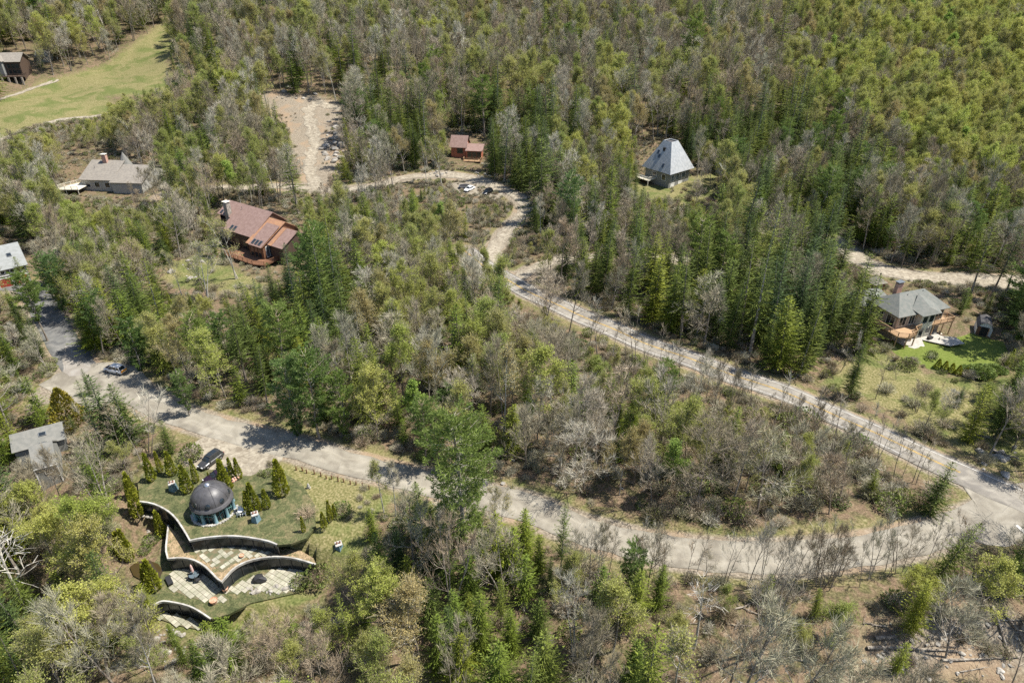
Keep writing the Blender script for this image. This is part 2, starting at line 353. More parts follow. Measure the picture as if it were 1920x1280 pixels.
def road_mat(name,c1,c2,c3,sc=.6,rough=.9):
    m=bpy.data.materials.new(name); m.use_nodes=True; n=m.node_tree; L=n.links; b=n.nodes['Principled BSDF']
    b.inputs['Roughness'].default_value=rough; b.inputs['Specular IOR Level'].default_value=.2
    tc=n.nodes.new('ShaderNodeTexCoord')
    def nz(s,d,di=0):
        k=n.nodes.new('ShaderNodeTexNoise'); k.inputs['Scale'].default_value=s; k.inputs['Detail'].default_value=d; k.inputs['Distortion'].default_value=di; L.new(tc.outputs['Object'],k.inputs['Vector']); return k.outputs[0]
    r=n.nodes.new('ShaderNodeValToRGB'); r.color_ramp.elements.new(.5)
    for e,(p,c) in zip(r.color_ramp.elements,[(.34,c1),(.5,c2),(.66,c3)]): e.position=p; e.color=(*c,1)
    L.new(nz(sc,8,1),r.inputs[0])
    f=n.nodes.new('ShaderNodeValToRGB'); f.color_ramp.elements[0].color=(.82,.82,.82,1); f.color_ramp.elements[1].color=(1.1,1.1,1.1,1); f.color_ramp.elements[0].position=.35; f.color_ramp.elements[1].position=.65
    L.new(nz(18,3),f.inputs[0]); x=n.nodes.new('ShaderNodeMix'); x.data_type='RGBA'; x.blend_type='MULTIPLY'; x.inputs[0].default_value=1
    L.new(r.outputs[0],x.inputs[6]); L.new(f.outputs[0],x.inputs[7]); out=x.outputs[2]
    # thin dark cracks
    v=n.nodes.new('ShaderNodeTexVoronoi'); v.feature='DISTANCE_TO_EDGE'; v.inputs['Scale'].default_value=.28; L.new(tc.outputs['Object'],v.inputs['Vector'])
    g=n.nodes.new('ShaderNodeMath'); g.operation='LESS_THAN'; g.inputs[1].default_value=.008; L.new(v.outputs[0],g.inputs[0])
    gm=n.nodes.new('ShaderNodeMath'); gm.operation='MULTIPLY'; gm.inputs[1].default_value=.35; L.new(g.outputs[0],gm.inputs[0])
    y=n.nodes.new('ShaderNodeMix'); y.data_type='RGBA'; L.new(gm.outputs[0],y.inputs[0]); L.new(out,y.inputs[6]); y.inputs[7].default_value=(.12,.11,.1,1)
    wa=n.nodes.new('ShaderNodeAttribute'); wa.attribute_name='wear'; mr=n.nodes.new('ShaderNodeMapRange'); mr.inputs[1].default_value=.15; mr.inputs[2].default_value=.85; mr.inputs[3].default_value=.74; mr.inputs[4].default_value=1.26; L.new(wa.outputs['Fac'],mr.inputs[0])
    mg=n.nodes.new('ShaderNodeMath'); mg.operation='MAXIMUM'; L.new(mr.outputs[0],mg.inputs[0]); mg.inputs[1].default_value=.74
    # sheets without the wear layer read zero there and get the middle value
    hasw=n.nodes.new('ShaderNodeMath'); hasw.operation='GREATER_THAN'; hasw.inputs[1].default_value=.01; L.new(wa.outputs['Fac'],hasw.inputs[0])
    m1=n.nodes.new('ShaderNodeMix'); m1.data_type='FLOAT'; L.new(hasw.outputs[0],m1.inputs[0]); m1.inputs[2].default_value=1.0; L.new(mg.outputs[0],m1.inputs[3])
    hv=n.nodes.new('ShaderNodeHueSaturation'); L.new(m1.outputs[0],hv.inputs['Value']); L.new(y.outputs[2],hv.inputs['Color'])
    L.new(hv.outputs[0],b.inputs['Base Color']); return m
M['asph']=road_mat('weathered_asphalt',(.18,.165,.145),(.235,.215,.182),(.285,.262,.222))
M['pale']=road_mat('pale_old_asphalt',(.19,.17,.137),(.25,.227,.183),(.305,.28,.23),.35)
M['dark_asph']=road_mat('dark_drive_asphalt',(.10,.10,.10),(.14,.14,.135),(.18,.175,.165))
M['gravel']=road_mat('gravel',(.19,.16,.12),(.27,.235,.18),(.36,.32,.25),1.2)
M['yl']=mat('yellow_line_paint',(.62,.40,.08),.7,noise_amt=.45,noise_scale=1.5)
M['wl']=mat('white_line_paint',(.62,.60,.56),.7,noise_amt=.4,noise_scale=1.2)
strip('lower_road',roadB,3.7,M['pale'],.05,rag=.45,nx=14,seed=3,hw=lambda t:2.4+2.6*max(0,1-t*9)+1.8*sst(.86,.95,t))
strip('main_road',roadA,2.75,M['asph'],.075,rag=.2,nx=14,seed=5)
def padmesh(name,poly,m,lift,cell=1.0):
    xs=[p[0] for p in poly]; yy=[p[1] for p in poly]; A=Acc()
    # ragged fan of a polygon: boundary densified, triangulated by a grid clip
    c=Vector((sum(xs)/len(xs),sum(yy)/len(yy))); B=smooth_line(list(poly)+[poly[0]],1.0)[:-1]; rings=6
    A.v.append((c.x,c.y,t1(c.x,c.y)+lift))
    for r in range(1,rings+1):
        for p in B:
            k=r/rings; q=c+(p-c)*k
            if r==rings: q=q+Vector((noise.noise(Vector((q.x*.6,q.y*.6,1))),noise.noise(Vector((q.x*.6,q.y*.6,7)))))*.5
            A.v.append((q.x,q.y,t1(q.x,q.y)+lift))
    nb=len(B)
    for i in range(nb):
        j=(i+1)%nb; A.f.append((0,1+i,1+j)); A.m.append(0)
        for r in range(rings-1):
            A.f.append((1+r*nb+i,1+(r+1)*nb+i,1+(r+1)*nb+j,1+r*nb+j)); A.m.append(0)
    return tag(obj(name,A,m,smooth=True),kind='structure')
padmesh('road_junction',line([(1800,905),(1855,925),(1925,948),(1975,1000),(1900,1024),(1800,1014),(1765,1012),(1800,996),(1824,977),(1831,957),(1824,936),(1810,918)]),M['pale'],.062)
padmesh('road_turnaround',padC,M['pale'],.058)
strip('driveway_path',driveC,2.6,M['dark_asph'],.045,rag=.3,seed=2)
M['apron']=road_mat('grey_apron_asphalt',(.22,.20,.17),(.27,.245,.215),(.30,.28,.25))
padmesh('driveway_apron',line([(124,650),(157,668),(170,694),(130,705),(118,680)]),M['apron'],.066)
strip('gravel_road',driveD,1.8,M['gravel'],.06,rag=.9,seed=6)
strip('meadow_path',line([(-30,272),(0,262),(60,241),(110,226),(170,219),(200,214)]),1.1,M['gravel'],.06,rag=.7,seed=12)
strip('meadow_path',line([(-20,196),(20,180),(60,166),(110,150)]),.9,M['gravel'],.06,rag=.7,seed=13)
strip('gravel_lane',driveE,1.6,M['gravel'],.055,rag=.9,seed=7)
strip('gravel_path',driveF,3.3,M['gravel'],.06,rag=.9,seed=8)
strip('clearing_path',driveG,2.0,M['gravel'],.06,rag=1.8,seed=9)
padmesh('gravel_yard',gravelB,M['gravel'],.045)
padmesh('gravel_field',line([(845,345),(880,338),(925,348),(945,365),(925,378),(895,368),(860,360)]),M['gravel'],.085)
def road_lines(name,Ln,off,half,m,lift,lo,hi,gaps=()):
    n=len(Ln); S=Ln[lo:hi]; return strip(name,S,half,m,lift,nx=1,off=off)
for sgn in (-1,1):
    road_lines('road_marking',roadA,sgn*2.15,.06,M['wl'],.09,5 if sgn>0 else 0,len(roadA))
    road_lines('road_marking',roadA,sgn*.12,.05,M['yl'],.09,4,len(roadA))
st=strip('road_marking',line([(1905,985),(1925,1002)]),.22,M['wl'],.10,nx=1,off=0)
# ------------------------------------------------------------------ tree materials
M['bark']=mat('grey_brown_bark',rough=.9,objcols=[(.22,.18,.135),(.36,.32,.26),(.27,.23,.185),(.46,.43,.37)],col2=(.15,.12,.095),noise_scale=3)
M['birchbark']=mat('white_birch_bark',(.60,.57,.50),.7,col2=(.30,.27,.22),noise_scale=5,stretch=(1,1,3))
M['twig']=mat('fine_twigs',rough=.9,objcols=[(.30,.25,.165),(.40,.365,.26),(.22,.19,.125),(.36,.28,.19),(.48,.45,.36),(.31,.295,.18)],island=.35)
M['twig2']=mat('budding_twigs',rough=.9,objcols=[(.33,.30,.18),(.28,.25,.14),(.37,.33,.21)],island=.3)
M['needle_s']=mat('spruce_needles',rough=.7,objcols=[(.055,.085,.016),(.095,.13,.02),(.145,.17,.022),(.055,.09,.026),(.115,.145,.02)],island=.6,trans=.25)
M['needle_p']=mat('pine_needles',rough=.6,objcols=[(.17,.235,.05),(.12,.19,.05),(.21,.265,.055),(.13,.205,.065)],island=.45,trans=.4)
M['needle_f']=mat('fir_needles',rough=.6,objcols=[(.165,.205,.022),(.12,.17,.025),(.215,.235,.025),(.09,.135,.02)],island=.55,trans=.33)
M['bud']=mat('young_yellow_leaves',rough=.6,objcols=[(.40,.43,.09),(.49,.49,.13),(.34,.40,.08),(.44,.41,.12),(.42,.48,.10)],island=.3,trans=.5)
M['bud2']=mat('young_olive_buds',rough=.6,objcols=[(.35,.39,.09),(.43,.42,.13),(.29,.36,.08),(.43,.34,.15)],island=.3,trans=.5)
M['leafg']=mat('fresh_green_leaves',rough=.6,objcols=[(.26,.38,.07),(.32,.42,.09),(.22,.34,.08)],island=.3,trans=.5)
M['cedar']=mat('arborvitae_foliage',rough=.7,objcols=[(.27,.29,.03),(.33,.33,.04),(.23,.26,.03)],island=.4,trans=.35)
M['rustleaf']=mat('rusty_leaves',rough=.7,objcols=[(.34,.20,.09),(.30,.16,.09),(.36,.27,.14)],island=.35,trans=.3)
rnd=random.uniform
def rv(s=1.0): return Vector((random.gauss(0,s),random.gauss(0,s),random.gauss(0,s)))
def leafq(A,p,s,d=None,wd=.5):
    d=(d if d is not None else rv()).normalized(); a=d.cross(rv()).normalized()*s*wd; d=d*s
    A.quad(p,p+d*.5+a,p+d,p+d*.5-a)
def ribbon(A,p,q,w):
    a=(q-p).cross(rv()); 
    if a.length<1e-6: return
    a=a.normalized()*w; A.quad(p-a,p+a,q+a*.35,q-a*.35)
def limb(A,p,d,L,r,lv,mx,spread,leaf=None,up=.25,ntw=5,tw=.018):
    n=4 if lv==1 else 3; pts=[p.copy()]; dd=d.normalized()
    for i in range(n):
        dd=(dd+rv(.13)+Vector((0,0,up*.3))).normalized(); pts.append(pts[-1]+dd*L/n)
    k=4 if lv==1 else 3
    for i in range(n):
        A.mi=0; r0=r*(1-i/n*.75); r1=r*(1-(i+1)/n*.75)
        if lv<=1: A.tube(pts[i],pts[i+1],r0,r1,k)
        else: ribbon(A,pts[i],pts[i+1],max(r0,.014))
    if lv<mx:
        m={1:7,2:5}.get(lv,5)
        for j in range(m):
            t=(j+rnd(.3,1))/m*.85+.15; i=min(int(t*n),n-1); q=pts[i].lerp(pts[i+1],t*n-i)
            ax=(pts[i+1]-pts[i]).normalized(); sd=ax.cross(rv()).normalized()
            nd=(ax*.8+sd*spread*rnd(.6,1.3)).normalized()
            limb(A,q,nd,L*rnd(.38,.62)*(1.15-.5*t),max(r*.45,.012),lv+1,mx,spread,leaf,up,ntw,tw)
    else:
        for j in range(ntw):
            t=rnd(.1,1); i=min(int(t*n),n-1); q=pts[i].lerp(pts[i+1],t*n-i)
            ax=(pts[i+1]-pts[i]).normalized(); e=q+(ax+rv(.42)+Vector((0,0,.45))).normalized()*rnd(.45,1.05)
            A.mi=1; ribbon(A,q,e,tw)
            if leaf:
                A.mi=2
                for _ in range(leaf[0]): leafq(A,q.lerp(e,rnd(.3,1.1))+rv(.09),leaf[1]*rnd(.6,1.3))
def broad(h,fork,crown_r,nl,leaf=None,lean=.03,ntw=5,mx=3,tw=.014,spread=.62,rt=None,up=.5,stems=1):
    T=Acc(); A=Acc(); 
    for s in range(stems):
        p=Vector((rnd(-.3,.3)*(stems>1),rnd(-.3,.3)*(stems>1),-.3)); d=Vector((random.gauss(0,lean+.1*(stems>1)),random.gauss(0,lean+.1*(stems>1)),1)); r=rt or h*.0105; n=9; pts=[p]; 
        for i in range(n):
            d=(d+rv(.03)); d.z=max(d.z,.5); d.normalize(); pts.append(pts[-1]+d*(h*.93)/n)
        for i in range(n): T.tube(pts[i],pts[i+1],r*(1-i/n*.9),r*(1-(i+1)/n*.9),6)
        m=nl//stems
        for j in range(m):
            t=fork+(1-fork)*((j+rnd(0,1))/m)**.85*.99; i=min(int(t*n),n-1); q=pts[i].lerp(pts[i+1],t*n-i)
            a=rnd(0,2*PI); o=Vector((math.cos(a),math.sin(a),0)); k=(t-fork)/(1-fork)
            nd=(o*(1.0-.35*k)+Vector((0,0,.55+.6*k))).normalized()
            L=crown_r*(1.25-.75*k)*rnd(.7,1.15)
            limb(A,q,nd,L,max(r*(1-t)*.7,.03),1,mx,spread,leaf,up,ntw,tw)
    return T,A
def spruce(h,rb,lowest=.1,dens=1.0,droop=.25,irregular=.15,spray=.38,tip_up=0):
    T=Acc(); T.tube((0,0,-.3),(0,0,h*.98),h*.0135,.02,6); A=Acc(); A.mi=0
    z=h*lowest; step=.40/dens
    while z<h*.97:
        t=(z/h-lowest)/(1-lowest); Rr=rb*((1-t)**.85)*(1-.3*math.exp(-t*12))+.12
        nb=max(4,int((7 if t<.6 else 6)*dens))
        a0=rnd(0,6)
        for j in range(nb):
            a=a0+2*PI*j/nb+rnd(-.25,.25); L=Rr*rnd(1-irregular*2,1+irregular)
            o=Vector((math.cos(a),math.sin(a),0)); s_=Vector((-o.y,o.x,0)); dr=-droop*(1-t)+.28*t
            p=Vector((0,0,z+rnd(-.1,.1))); ns=max(2,int(L/.27)); q0=p
            for k in range(1,ns+1):
                u=k/ns; q=p+o*(L*u)+Vector((0,0,L*(dr*u+tip_up*u*u)+rnd(-.04,.04)))
                w=spray*(1.25-.8*u)*(.5+.5*min(1,L))
                for sg in (-1,1):
                    tip=q+(o*.55+s_*sg*rnd(.5,1.1)+Vector((0,0,rnd(-.45,.05))))*w
                    mid=(q0+tip)/2; n_=Vector((rnd(-.3,.3),rnd(-.3,.3),rnd(.3,1)))*w*.16
                    A.quad(q0,mid+o*w*.32+n_,tip,mid-o*w*.22-n_*.5)
                if k==ns: A.tri(q-s_*.08,q+s_*.08,q+o*.28+Vector((0,0,.03)))
                q0=q
        z+=step*rnd(.75,1.25)*(1-.3*t)
    for _ in range(6): leafq(A,Vector((0,0,h*.96)),.35,Vector((rnd(-.4,.4),rnd(-.4,.4),1)),.2)
    return T,A
def plume(A,c,d,s):
    for _ in range(12):
        v=(d*.8+rv(.5)+Vector((0,0,.25))).normalized(); leafq(A,c+rv(.10*s),s*rnd(.4,.8),v,.10)
def pine(h,rb,lowest=.3,nw=15):
    T=Acc(); pts=[Vector((0,0,-.3))]; n=8
    for i in range(n): pts.append(pts[-1]+Vector((random.gauss(0,.05),random.gauss(0,.05),1))*(h/n))
    for i in range(n): T.tube(pts[i],pts[i+1],h*.014*(1-i/n*.9),h*.014*(1-(i+1)/n*.9),6)
    A=Acc()
    for w in range(nw):
        t=w/(nw-1); z=h*(lowest+(1-lowest)*t*.97); i=min(int(z/h*n),n-1); c=pts[i].lerp(pts[i+1],min(1,z/h*n-i))
        Rr=rb*(math.sin(PI*min(.97,.25+.72*(1-t)))**.8)*(1 if t<.8 else .8)*rnd(.7,1.15)
        for j in range(random.randint(5,7)):
            a=rnd(0,2*PI); L=Rr*rnd(.6,1.1); o=Vector((math.cos(a),math.sin(a),rnd(-.05,.3)+.45*t)).normalized()
            e=c+o*L+Vector((0,0,L*.08)); A.mi=1; ribbon(A,c,e,.035); A.mi=0
            s_=o.cross(Vector((0,0,1))).normalized()
            m=max(4,int(L/.19))
            for k in range(m):
                u=.25+.75*(k+rnd(0,1))/m; q=c.lerp(e,u)+s_*rnd(-.42,.42)*L*(1.15-u)+Vector((0,0,rnd(-.1,.15))); plume(A,q,o,.62)
    plume(A,pts[-1],Vector((0,0,1)),.8)
    return T,A
def arb(h,r,multi=1):
    T=Acc(); T.tube((0,0,-.2),(0,0,h*.5),.06,.03,5); A=Acc(); A.mi=0
    n=int(420*h*r/2.4)+200
    for i in range(n):
        t=random.random()**1.1; a=rnd(0,2*PI); lump=1+.14*math.sin(3*a+t*9)+.1*math.sin(5*a-t*14)
        rr=r*(min(1,.55+t*3.2) if t<.14 else (1-(t-.14)/.86)**.8)*lump*rnd(.78,1.03)
        p=Vector((rr*math.cos(a),rr*math.sin(a),h*t)); o=Vector((math.cos(a),math.sin(a),1.3))
        leafq(A,p,rnd(.2,.38),(o+rv(.35)),.42)
    return T,A
def bush(r,h,n,mi=0,tw=.02,leaf=.16,nt=60):
    A=Acc()
    for i in range(nt):
        d=Vector((random.gauss(0,.6),random.gauss(0,.6),1)).normalized(); e=Vector((d.x*r*1.2,d.y*r*1.2,h*d.z*rnd(.6,1.05))); A.mi=1; ribbon(A,Vector((d.x*.1,d.y*.1,-.05)),e,tw)
        for k in range(3): q=e*rnd(.4,.9); ribbon(A,q,q+(d+rv(.6)).normalized()*rnd(.2,.5)*r,tw*.7)
    A.mi=0
    for i in range(n):
        d=rv().normalized(); p=Vector((d.x*r*rnd(.6,1),d.y*r*rnd(.6,1),h*.5+d.z*h*.5*rnd(.7,1)))
        if p.z>0: leafq(A,p,leaf*rnd(.6,1.4),(d+rv(.6)))
    return A
# ------------------------------------------------------------------ one model set per kind: list of (trunk mesh, crown mesh, height)
KIND={}
def reg(kind,builders,tm,cm):
    L=[]
    for b in builders:
        T,A=b(); h=max(max(v[2] for v in A.v),1); L.append((T.mesh(kind+'_trunk',tm),A.mesh(kind+'_crown',cm),h))
    KIND[kind]=L
reg('spruce_tree',[lambda:spruce(12,2.7,.06),lambda:spruce(14,2.5,.12),lambda:spruce(9,2.4,.04),lambda:spruce(13,2.9,.08,.9,.3,.25),lambda:spruce(15,2.6,.3,.85,.2,.3),lambda:spruce(11,3.0,.06,1,.35,.3),lambda:spruce(16,2.3,.25,.75,.3,.4),lambda:spruce(8,2.5,.03,1,.15,.2)],M['bark'],[M['needle_s'],M['twig']])
reg('fir_tree',[lambda:spruce(9,2.3,.05,1,.1,.2,.42,.15),lambda:spruce(11,2.6,.08,1,.15,.3,.44,.1),lambda:spruce(7,1.9,.03,1,.1,.2,.4,.1),lambda:spruce(12,2.9,.1,.95,.2,.35,.48,.1)],M['bark'],[M['needle_f'],M['twig']])
reg('pine_tree',[lambda:pine(15,3.4,.2,17),lambda:pine(13,3.0,.12,15),lambda:pine(17,3.8,.35,15),lambda:pine(11,2.9,.06,15),lambda:pine(25,5.2,.22,27)],M['bark'],[M['needle_p'],M['twig']])
reg('bare_tree',[lambda:broad(13,.3,3.6,14),lambda:broad(12,.22,4.1,14,spread=.85,up=.3),lambda:broad(15,.42,3.0,12),lambda:broad(13,.28,3.4,14,stems=2),lambda:broad(15,.35,3.7,14),lambda:broad(10,.2,3.2,13),lambda:broad(14,.3,3.0,12,None,.05,4,3,.013,.5,.12,.6,3),lambda:broad(12,.3,4.0,12,None,.05,4,3,.02,.9,.2,.15)],M['bark'],[M['bark'],M['twig'],M['bud2']])
reg('birch_tree',[lambda:broad(14,.45,2.2,10,(1,.15),spread=.6,rt=.13,up=.45,ntw=4),lambda:broad(13,.4,2.3,11,(1,.13),stems=2,rt=.11,up=.45,ntw=4),lambda:broad(15,.5,2.0,10,None,rt=.14,up=.4,ntw=5)],M['birchbark'],[M['birchbark'],M['twig'],M['bud2']])
reg('budding_tree',[lambda:broad(13,.28,3.7,14,(6,.13),ntw=4),lambda:broad(13,.3,3.4,14,(5,.14),ntw=3),lambda:broad(12,.24,3.8,14,(5,.13),ntw=4,spread=.8),lambda:broad(11,.22,3.3,14,(8,.13),ntw=3,stems=2)],M['bark'],[M['bark'],M['twig2'],M['bud']])
reg('olive_tree',[lambda:broad(13,.28,3.7,15,(4,.12),ntw=4),lambda:broad(13,.3,3.5,14,(4,.12),ntw=4),lambda:broad(12,.24,3.8,14,(4,.12),ntw=4,spread=.9),lambda:broad(10,.2,3.3,14,(4,.12),ntw=4)],M['bark'],[M['bark'],M['twig2'],M['bud2']])
KIND['maple_tree']=KIND.pop('olive_tree')
for _t,_c,_h in KIND['maple_tree']: _t.name='maple_tree_trunk'; _c.name='maple_tree_crown'
reg('aspen_tree',[lambda:broad(12,.35,2.0,12,(4,.19),spread=.6,up=.4,ntw=4,rt=.1),lambda:broad(10,.3,2.1,11,(4,.19),spread=.6,up=.4,ntw=4,rt=.1)],M['birchbark'],[M['birchbark'],M['twig2'],M['leafg']])
print('tris',{k:[len(c.polygons) for _,c,_ in v] for k,v in KIND.items()})
# ------------------------------------------------------------------ where trees may stand
RW,RH=480,320
clear=np.zeros((RH,RW),np.uint8)     # photo-pixel map /4: 2 = what stands here shows freely, 1 = only thin trunks in front
gy,gx=np.mgrid[0:RH,0:RW]; gx=gx*4+2; gy=gy*4+2
def keep(poly,v): clear[inpoly(gx,gy,poly)]=v
def keepline(pts,w,v):
    clear[pdist(gx,gy,pts)<w]=v
def GT(px,py):
    u=(px-960)/FPX; v=(py-640)/FPX; dx,dy,dz=u,CS-v*SN,-SN-v*CS
    tt=np.arange(30,900,0.5); zz=CAMH+dz*tt; hh=tz(dx*tt,dy*tt); i=int(np.argmax(zz<hh)); t=tt[i]-.25
    return Vector((dx*t,dy*t,t1(dx*t,dy*t)))
# things that must show
for poly in [[(0,86),(60,86),(64,160),(0,162)],[(118,280),(232,280),(232,380),(118,372)],[(402,366),(560,400),(580,440),(562,520),(452,520),(400,440)],[(0,445),(58,445),(64,532),(0,548)],
             [(838,236),(918,252),(916,330),(868,330),(838,300)],[(855,338),(935,342),(935,378),(855,375)],[(1195,254),(1270,254),(1308,325),(1300,362),(1230,362),(1195,340)],
             [(1622,512),(1700,520),(1790,560),(1786,650),(1690,655),(1632,620)],[(1816,590),(1868,590),(1868,645),(1816,645)],
             [(1700,640),(1790,630),(1830,648),(1882,655),(1882,705),(1790,712),(1720,690),(1690,665)],
             [(0,175),(80,150),(200,118),(300,48),(318,50),(318,100),(300,150),(200,182),(160,220),(0,235)],
             [(510,182),(560,180),(640,202),(640,288),(612,322),(572,322),(552,262),(530,212)],
             [(250,850),(340,825),(560,868),(720,915),(700,985),(690,1050),(600,1068),(560,1112),(430,1145),(400,1170),(300,1165),(285,1110),(245,1060),(232,1000)]]: keep(poly,2)
keepline([(985,420),(985,380),(925,345),(830,325),(740,338)],15,2); keepline([(925,455),(985,400)],8,2)
keepline([(740,338),(640,356),(480,350)],7,1)
keepline([(960,530),(1030,565),(1130,612)],9,1)
keepline([(1580,470),(1650,505),(1800,525)],17,2); keepline([(1800,525),(1920,530)],10,1)
keepline([(98,735),(190,705),(265,742),(400,799),(500,825),(640,865),(790,902)],30,2); keep([(95,740),(100,705),(150,690),(235,682),(262,720),(200,765),(120,745)],2)
keepline([(162,690),(128,655),(100,612)],17,2); keepline([(100,612),(60,535)],12,1)
keepline([(900,932),(1000,955),(1080,990)],22,1); keepline([(1080,990),(1200,1022),(1400,1044),(1600,1032),(1760,1000),(1850,960)],28,1)
keepline([(1130,612),(1300,675),(1500,748),(1700,840),(1920,938)],26,1); keep([(1780,880),(1920,930),(1920,1030),(1850,1010),(1760,1020)],1)
keep([(232,280),(300,300),(300,372),(232,380)],1); keep([(30,800),(112,825),(112,905),(60,905)],1); keep([(1300,320),(1350,325),(1350,370),(1260,375)],1)
keep([(300,495),(380,475),(430,500),(440,545),(300,545)],1)
TREES=[]      # (kind, variant, x, y, z, scale, rot, lean, label or None)
def at_px(kind,px,py,top,label=None,var=None,fat=1.0):
    b=GT(px,py); hi=40.0; lo=.3
    for _ in range(24):
        m=(hi+lo)/2
        if proj(b.x,b.y,b.z+m)[1]<top: hi=m
        else: lo=m
    v=random.randrange(4 if kind=='pine_tree' else len(KIND[kind])) if var is None else var
    s=lo/KIND[kind][v][2]; TREES.append([kind,v,b.x,b.y,b.z,s,rnd(0,6.28),(rnd(-.03,.03),rnd(-.03,.03)),label,fat]); return TREES[-1]
reg('slender_tree',[lambda:broad(10,.35,1.5,7,None,.05,3,2,.02,.7,.07,.5),lambda:broad(11,.3,1.7,8,None,.06,4,2,.02,.7,.08,.5),lambda:broad(9,.25,1.8,8,None,.08,4,2,.02,.8,.07,.45,stems=2),lambda:broad(12,.4,1.6,8,None,.05,3,2,.02,.6,.08,.5)],M['bark'],[M['bark'],M['twig']])
reg('dead_tree',[lambda:broad(11,.5,2.4,12,None,.03,2,2,.03,1.1,.2,-.1)],M['birchbark'],[M['birchbark'],M['birchbark']])
reg('golden_cedar',[lambda:arb(6,2.3)],M['bark'],[mat('golden_cedar_foliage',(.30,.24,.03),.7,col2=(.20,.19,.03),noise_scale=.8,island=.4,trans=.2)])
reg('rusty_tree',[lambda:broad(6,.2,2.0,11,(3,.15),ntw=4)],M['bark'],[M['bark'],M['twig2'],M['rustleaf']])
at_px('pine_tree',868,1060,735,'tallest white pine standing over the middle of the pale lower road',4,1.0)
at_px('pine_tree',1240,790,672,'lone blue-green pine standing in front of the painted main road',0)
for p in [(600,822,650),(650,822,690),(560,815,660),(800,880,742),(265,695,590),(355,780,695),(292,680,600),(610,590,415),(585,560,450),(1300,545,400),(1345,555,430),(1292,160,18),(1905,650,430),(1935,640,440),(1180,1110,1010),(90,640,500),(130,600,470),(880,880,770),(100,560,470)]: at_px('pine_tree',*p)
for p in [(560,610,455),(640,620,440),(585,650,500),(655,660,520),(620,640,430),(520,590,490),(500,640,520),(545,560,480),(680,600,500),(600,680,560),(640,700,580),(1540,395,268),(1550,480,340),(1030,1112,1045),(1590,745,640),(1740,965,862),(1870,800,742),(505,280,203),(30,1300,1110),(70,1330,1180),(1500,560,440),(1530,600,450),(1560,560,420),(1580,640,500),(1610,660,510),(1600,600,470),(1540,650,520),(1450,560,440),(1470,620,500),(1420,600,480),(1640,470,395),(1690,500,405),(1740,480,350),(1015,420,250),(985,340,215),(1040,400,290),(1000,300,190),(935,250,150),(905,240,150),(1060,430,330),(960,270,170),(880,235,140),(1310,530,420),(1240,540,430),(1210,540,440),(170,740,690),(215,840,700),(190,830,712),(250,830,715),(320,850,785),(370,330,250)]: at_px('spruce_tree',*p)
at_px('spruce_tree',1740,1105,950,'dark ragged spruce leaning over the lower road by the junction',3,.8)[7]=(.02,.16)
at_px('spruce_tree',1050,1085,945,'tufted spruce on a bare stem below the lower road',4,.8)
for p in [(1070,795,672),(1455,888,808),(1230,1142,1058),(1125,1142,1058),(1185,812,730),(1160,820,740),(930,1080,960),(985,1060,950),(960,1090,985),(1010,1080,1000),(900,1040,960),(1620,460,345),(860,1210,1100),(830,1270,1150),(900,1240,1110),(880,1180,1110),(960,1230,1140),(880,1130,1030),(600,1180,1130),(560,1220,1150),(1430,1130,1075),(870,1290,1180),(1440,470,380),(1360,560,455),(60,560,480),(40,610,540),(30,700,620),(80,790,705),(20,880,780),(50,740,690)]: at_px('fir_tree',*p)
for q_ in [(790,1010,900),(815,1060,950),(840,1100,990),(750,1060,985),(700,1010,950),(770,1130,1040),(810,1180,1080),(850,1250,1140),(940,1180,1080),(985,1130,1040),(1010,1200,1120),(735,1230,1150)]: at_px(random.choice(('spruce_tree','fir_tree','spruce_tree')),*q_)
for q_ in [(660,1160,1030),(620,1250,1150),(690,1280,1170),(300,1290,1180),(560,1290,1190),(1250,1230,1130),(1480,1240,1150)]: at_px('maple_tree',*q_)
at_px('golden_cedar',132,795,725,'golden cedar beside the road turnaround')
at_px('fir_tree',440,1245,1155,'dark spreading fir below the patios of the earth-sheltered house',3,1.5)
at_px('fir_tree',405,1235,1165,'dark bushy fir next to the lowest patio lawn',3,1.3)
at_px('budding_tree',185,1250,1095,'large yellow-green tree nearest the lowest patio',1,1.35)
at_px('budding_tree',245,1230,1085,'broad yellow-leafed tree beside the lowest lawn',0,1.2)
at_px('budding_tree',1830,1165,1040,'yellow-budding tree over the rocky bank below the junction',1,1.2)
at_px('budding_tree',720,1190,1050,'yellow-green tree with pale limbs below the round patio garden',0,1.2)
at_px('budding_tree',870,655,558,'yellow-green tree alone among grey trees inside the road loop',2,1.1)
at_px('aspen_tree',742,485,425,'bright green aspen between the brown roof and the gravel road',0,1.2)
at_px('budding_tree',682,650,595,'golden young tree at the edge of the dark spruces',2,1.0)
at_px('birch_tree',443,522,395,'white birch with forked trunk before the long brown roof',1,1.2)
at_px('birch_tree',800,345,262,'pale birch standing beside the red cabin driveway',0)
at_px('birch_tree',828,348,250,'forked white birch on the gravel edge before the red cabin',1)
at_px('birch_tree',943,322,235,'curved white birch behind the dark parked suv',2)
at_px('dead_tree',1300,1215,1085,'bleached dead tree with bare white limbs below the lower road',0)
at_px('dead_tree',60,1160,990,'pale dead tree left of the patio cedars',0,1.2)
at_px('bare_tree',1885,1085,955,'dark bare tree beside the junction edge line',0,.7)
for q_ in ((75,965,852),(122,955,835),(40,985,878),(100,990,880)): at_px('bare_tree',*q_)
at_px('rusty_tree',375,425,385,'rusty-leafed small tree beside the long brown roof',0,1.1)
at_px('rusty_tree',392,452,408,'pinkish-brown small tree at the gable end of the brown house',0,1.0)
NOTE=len(TREES)
for x in sorted([rnd(1070,1830) for _ in range(52)]): at_px('slender_tree' if random.random()<.9 else 'bare_tree',x,1086+rnd(-8,24)-max(0,(x-1550))*.12,998+rnd(-32,50)-max(0,(x-1550))*.1,None,None,.8)
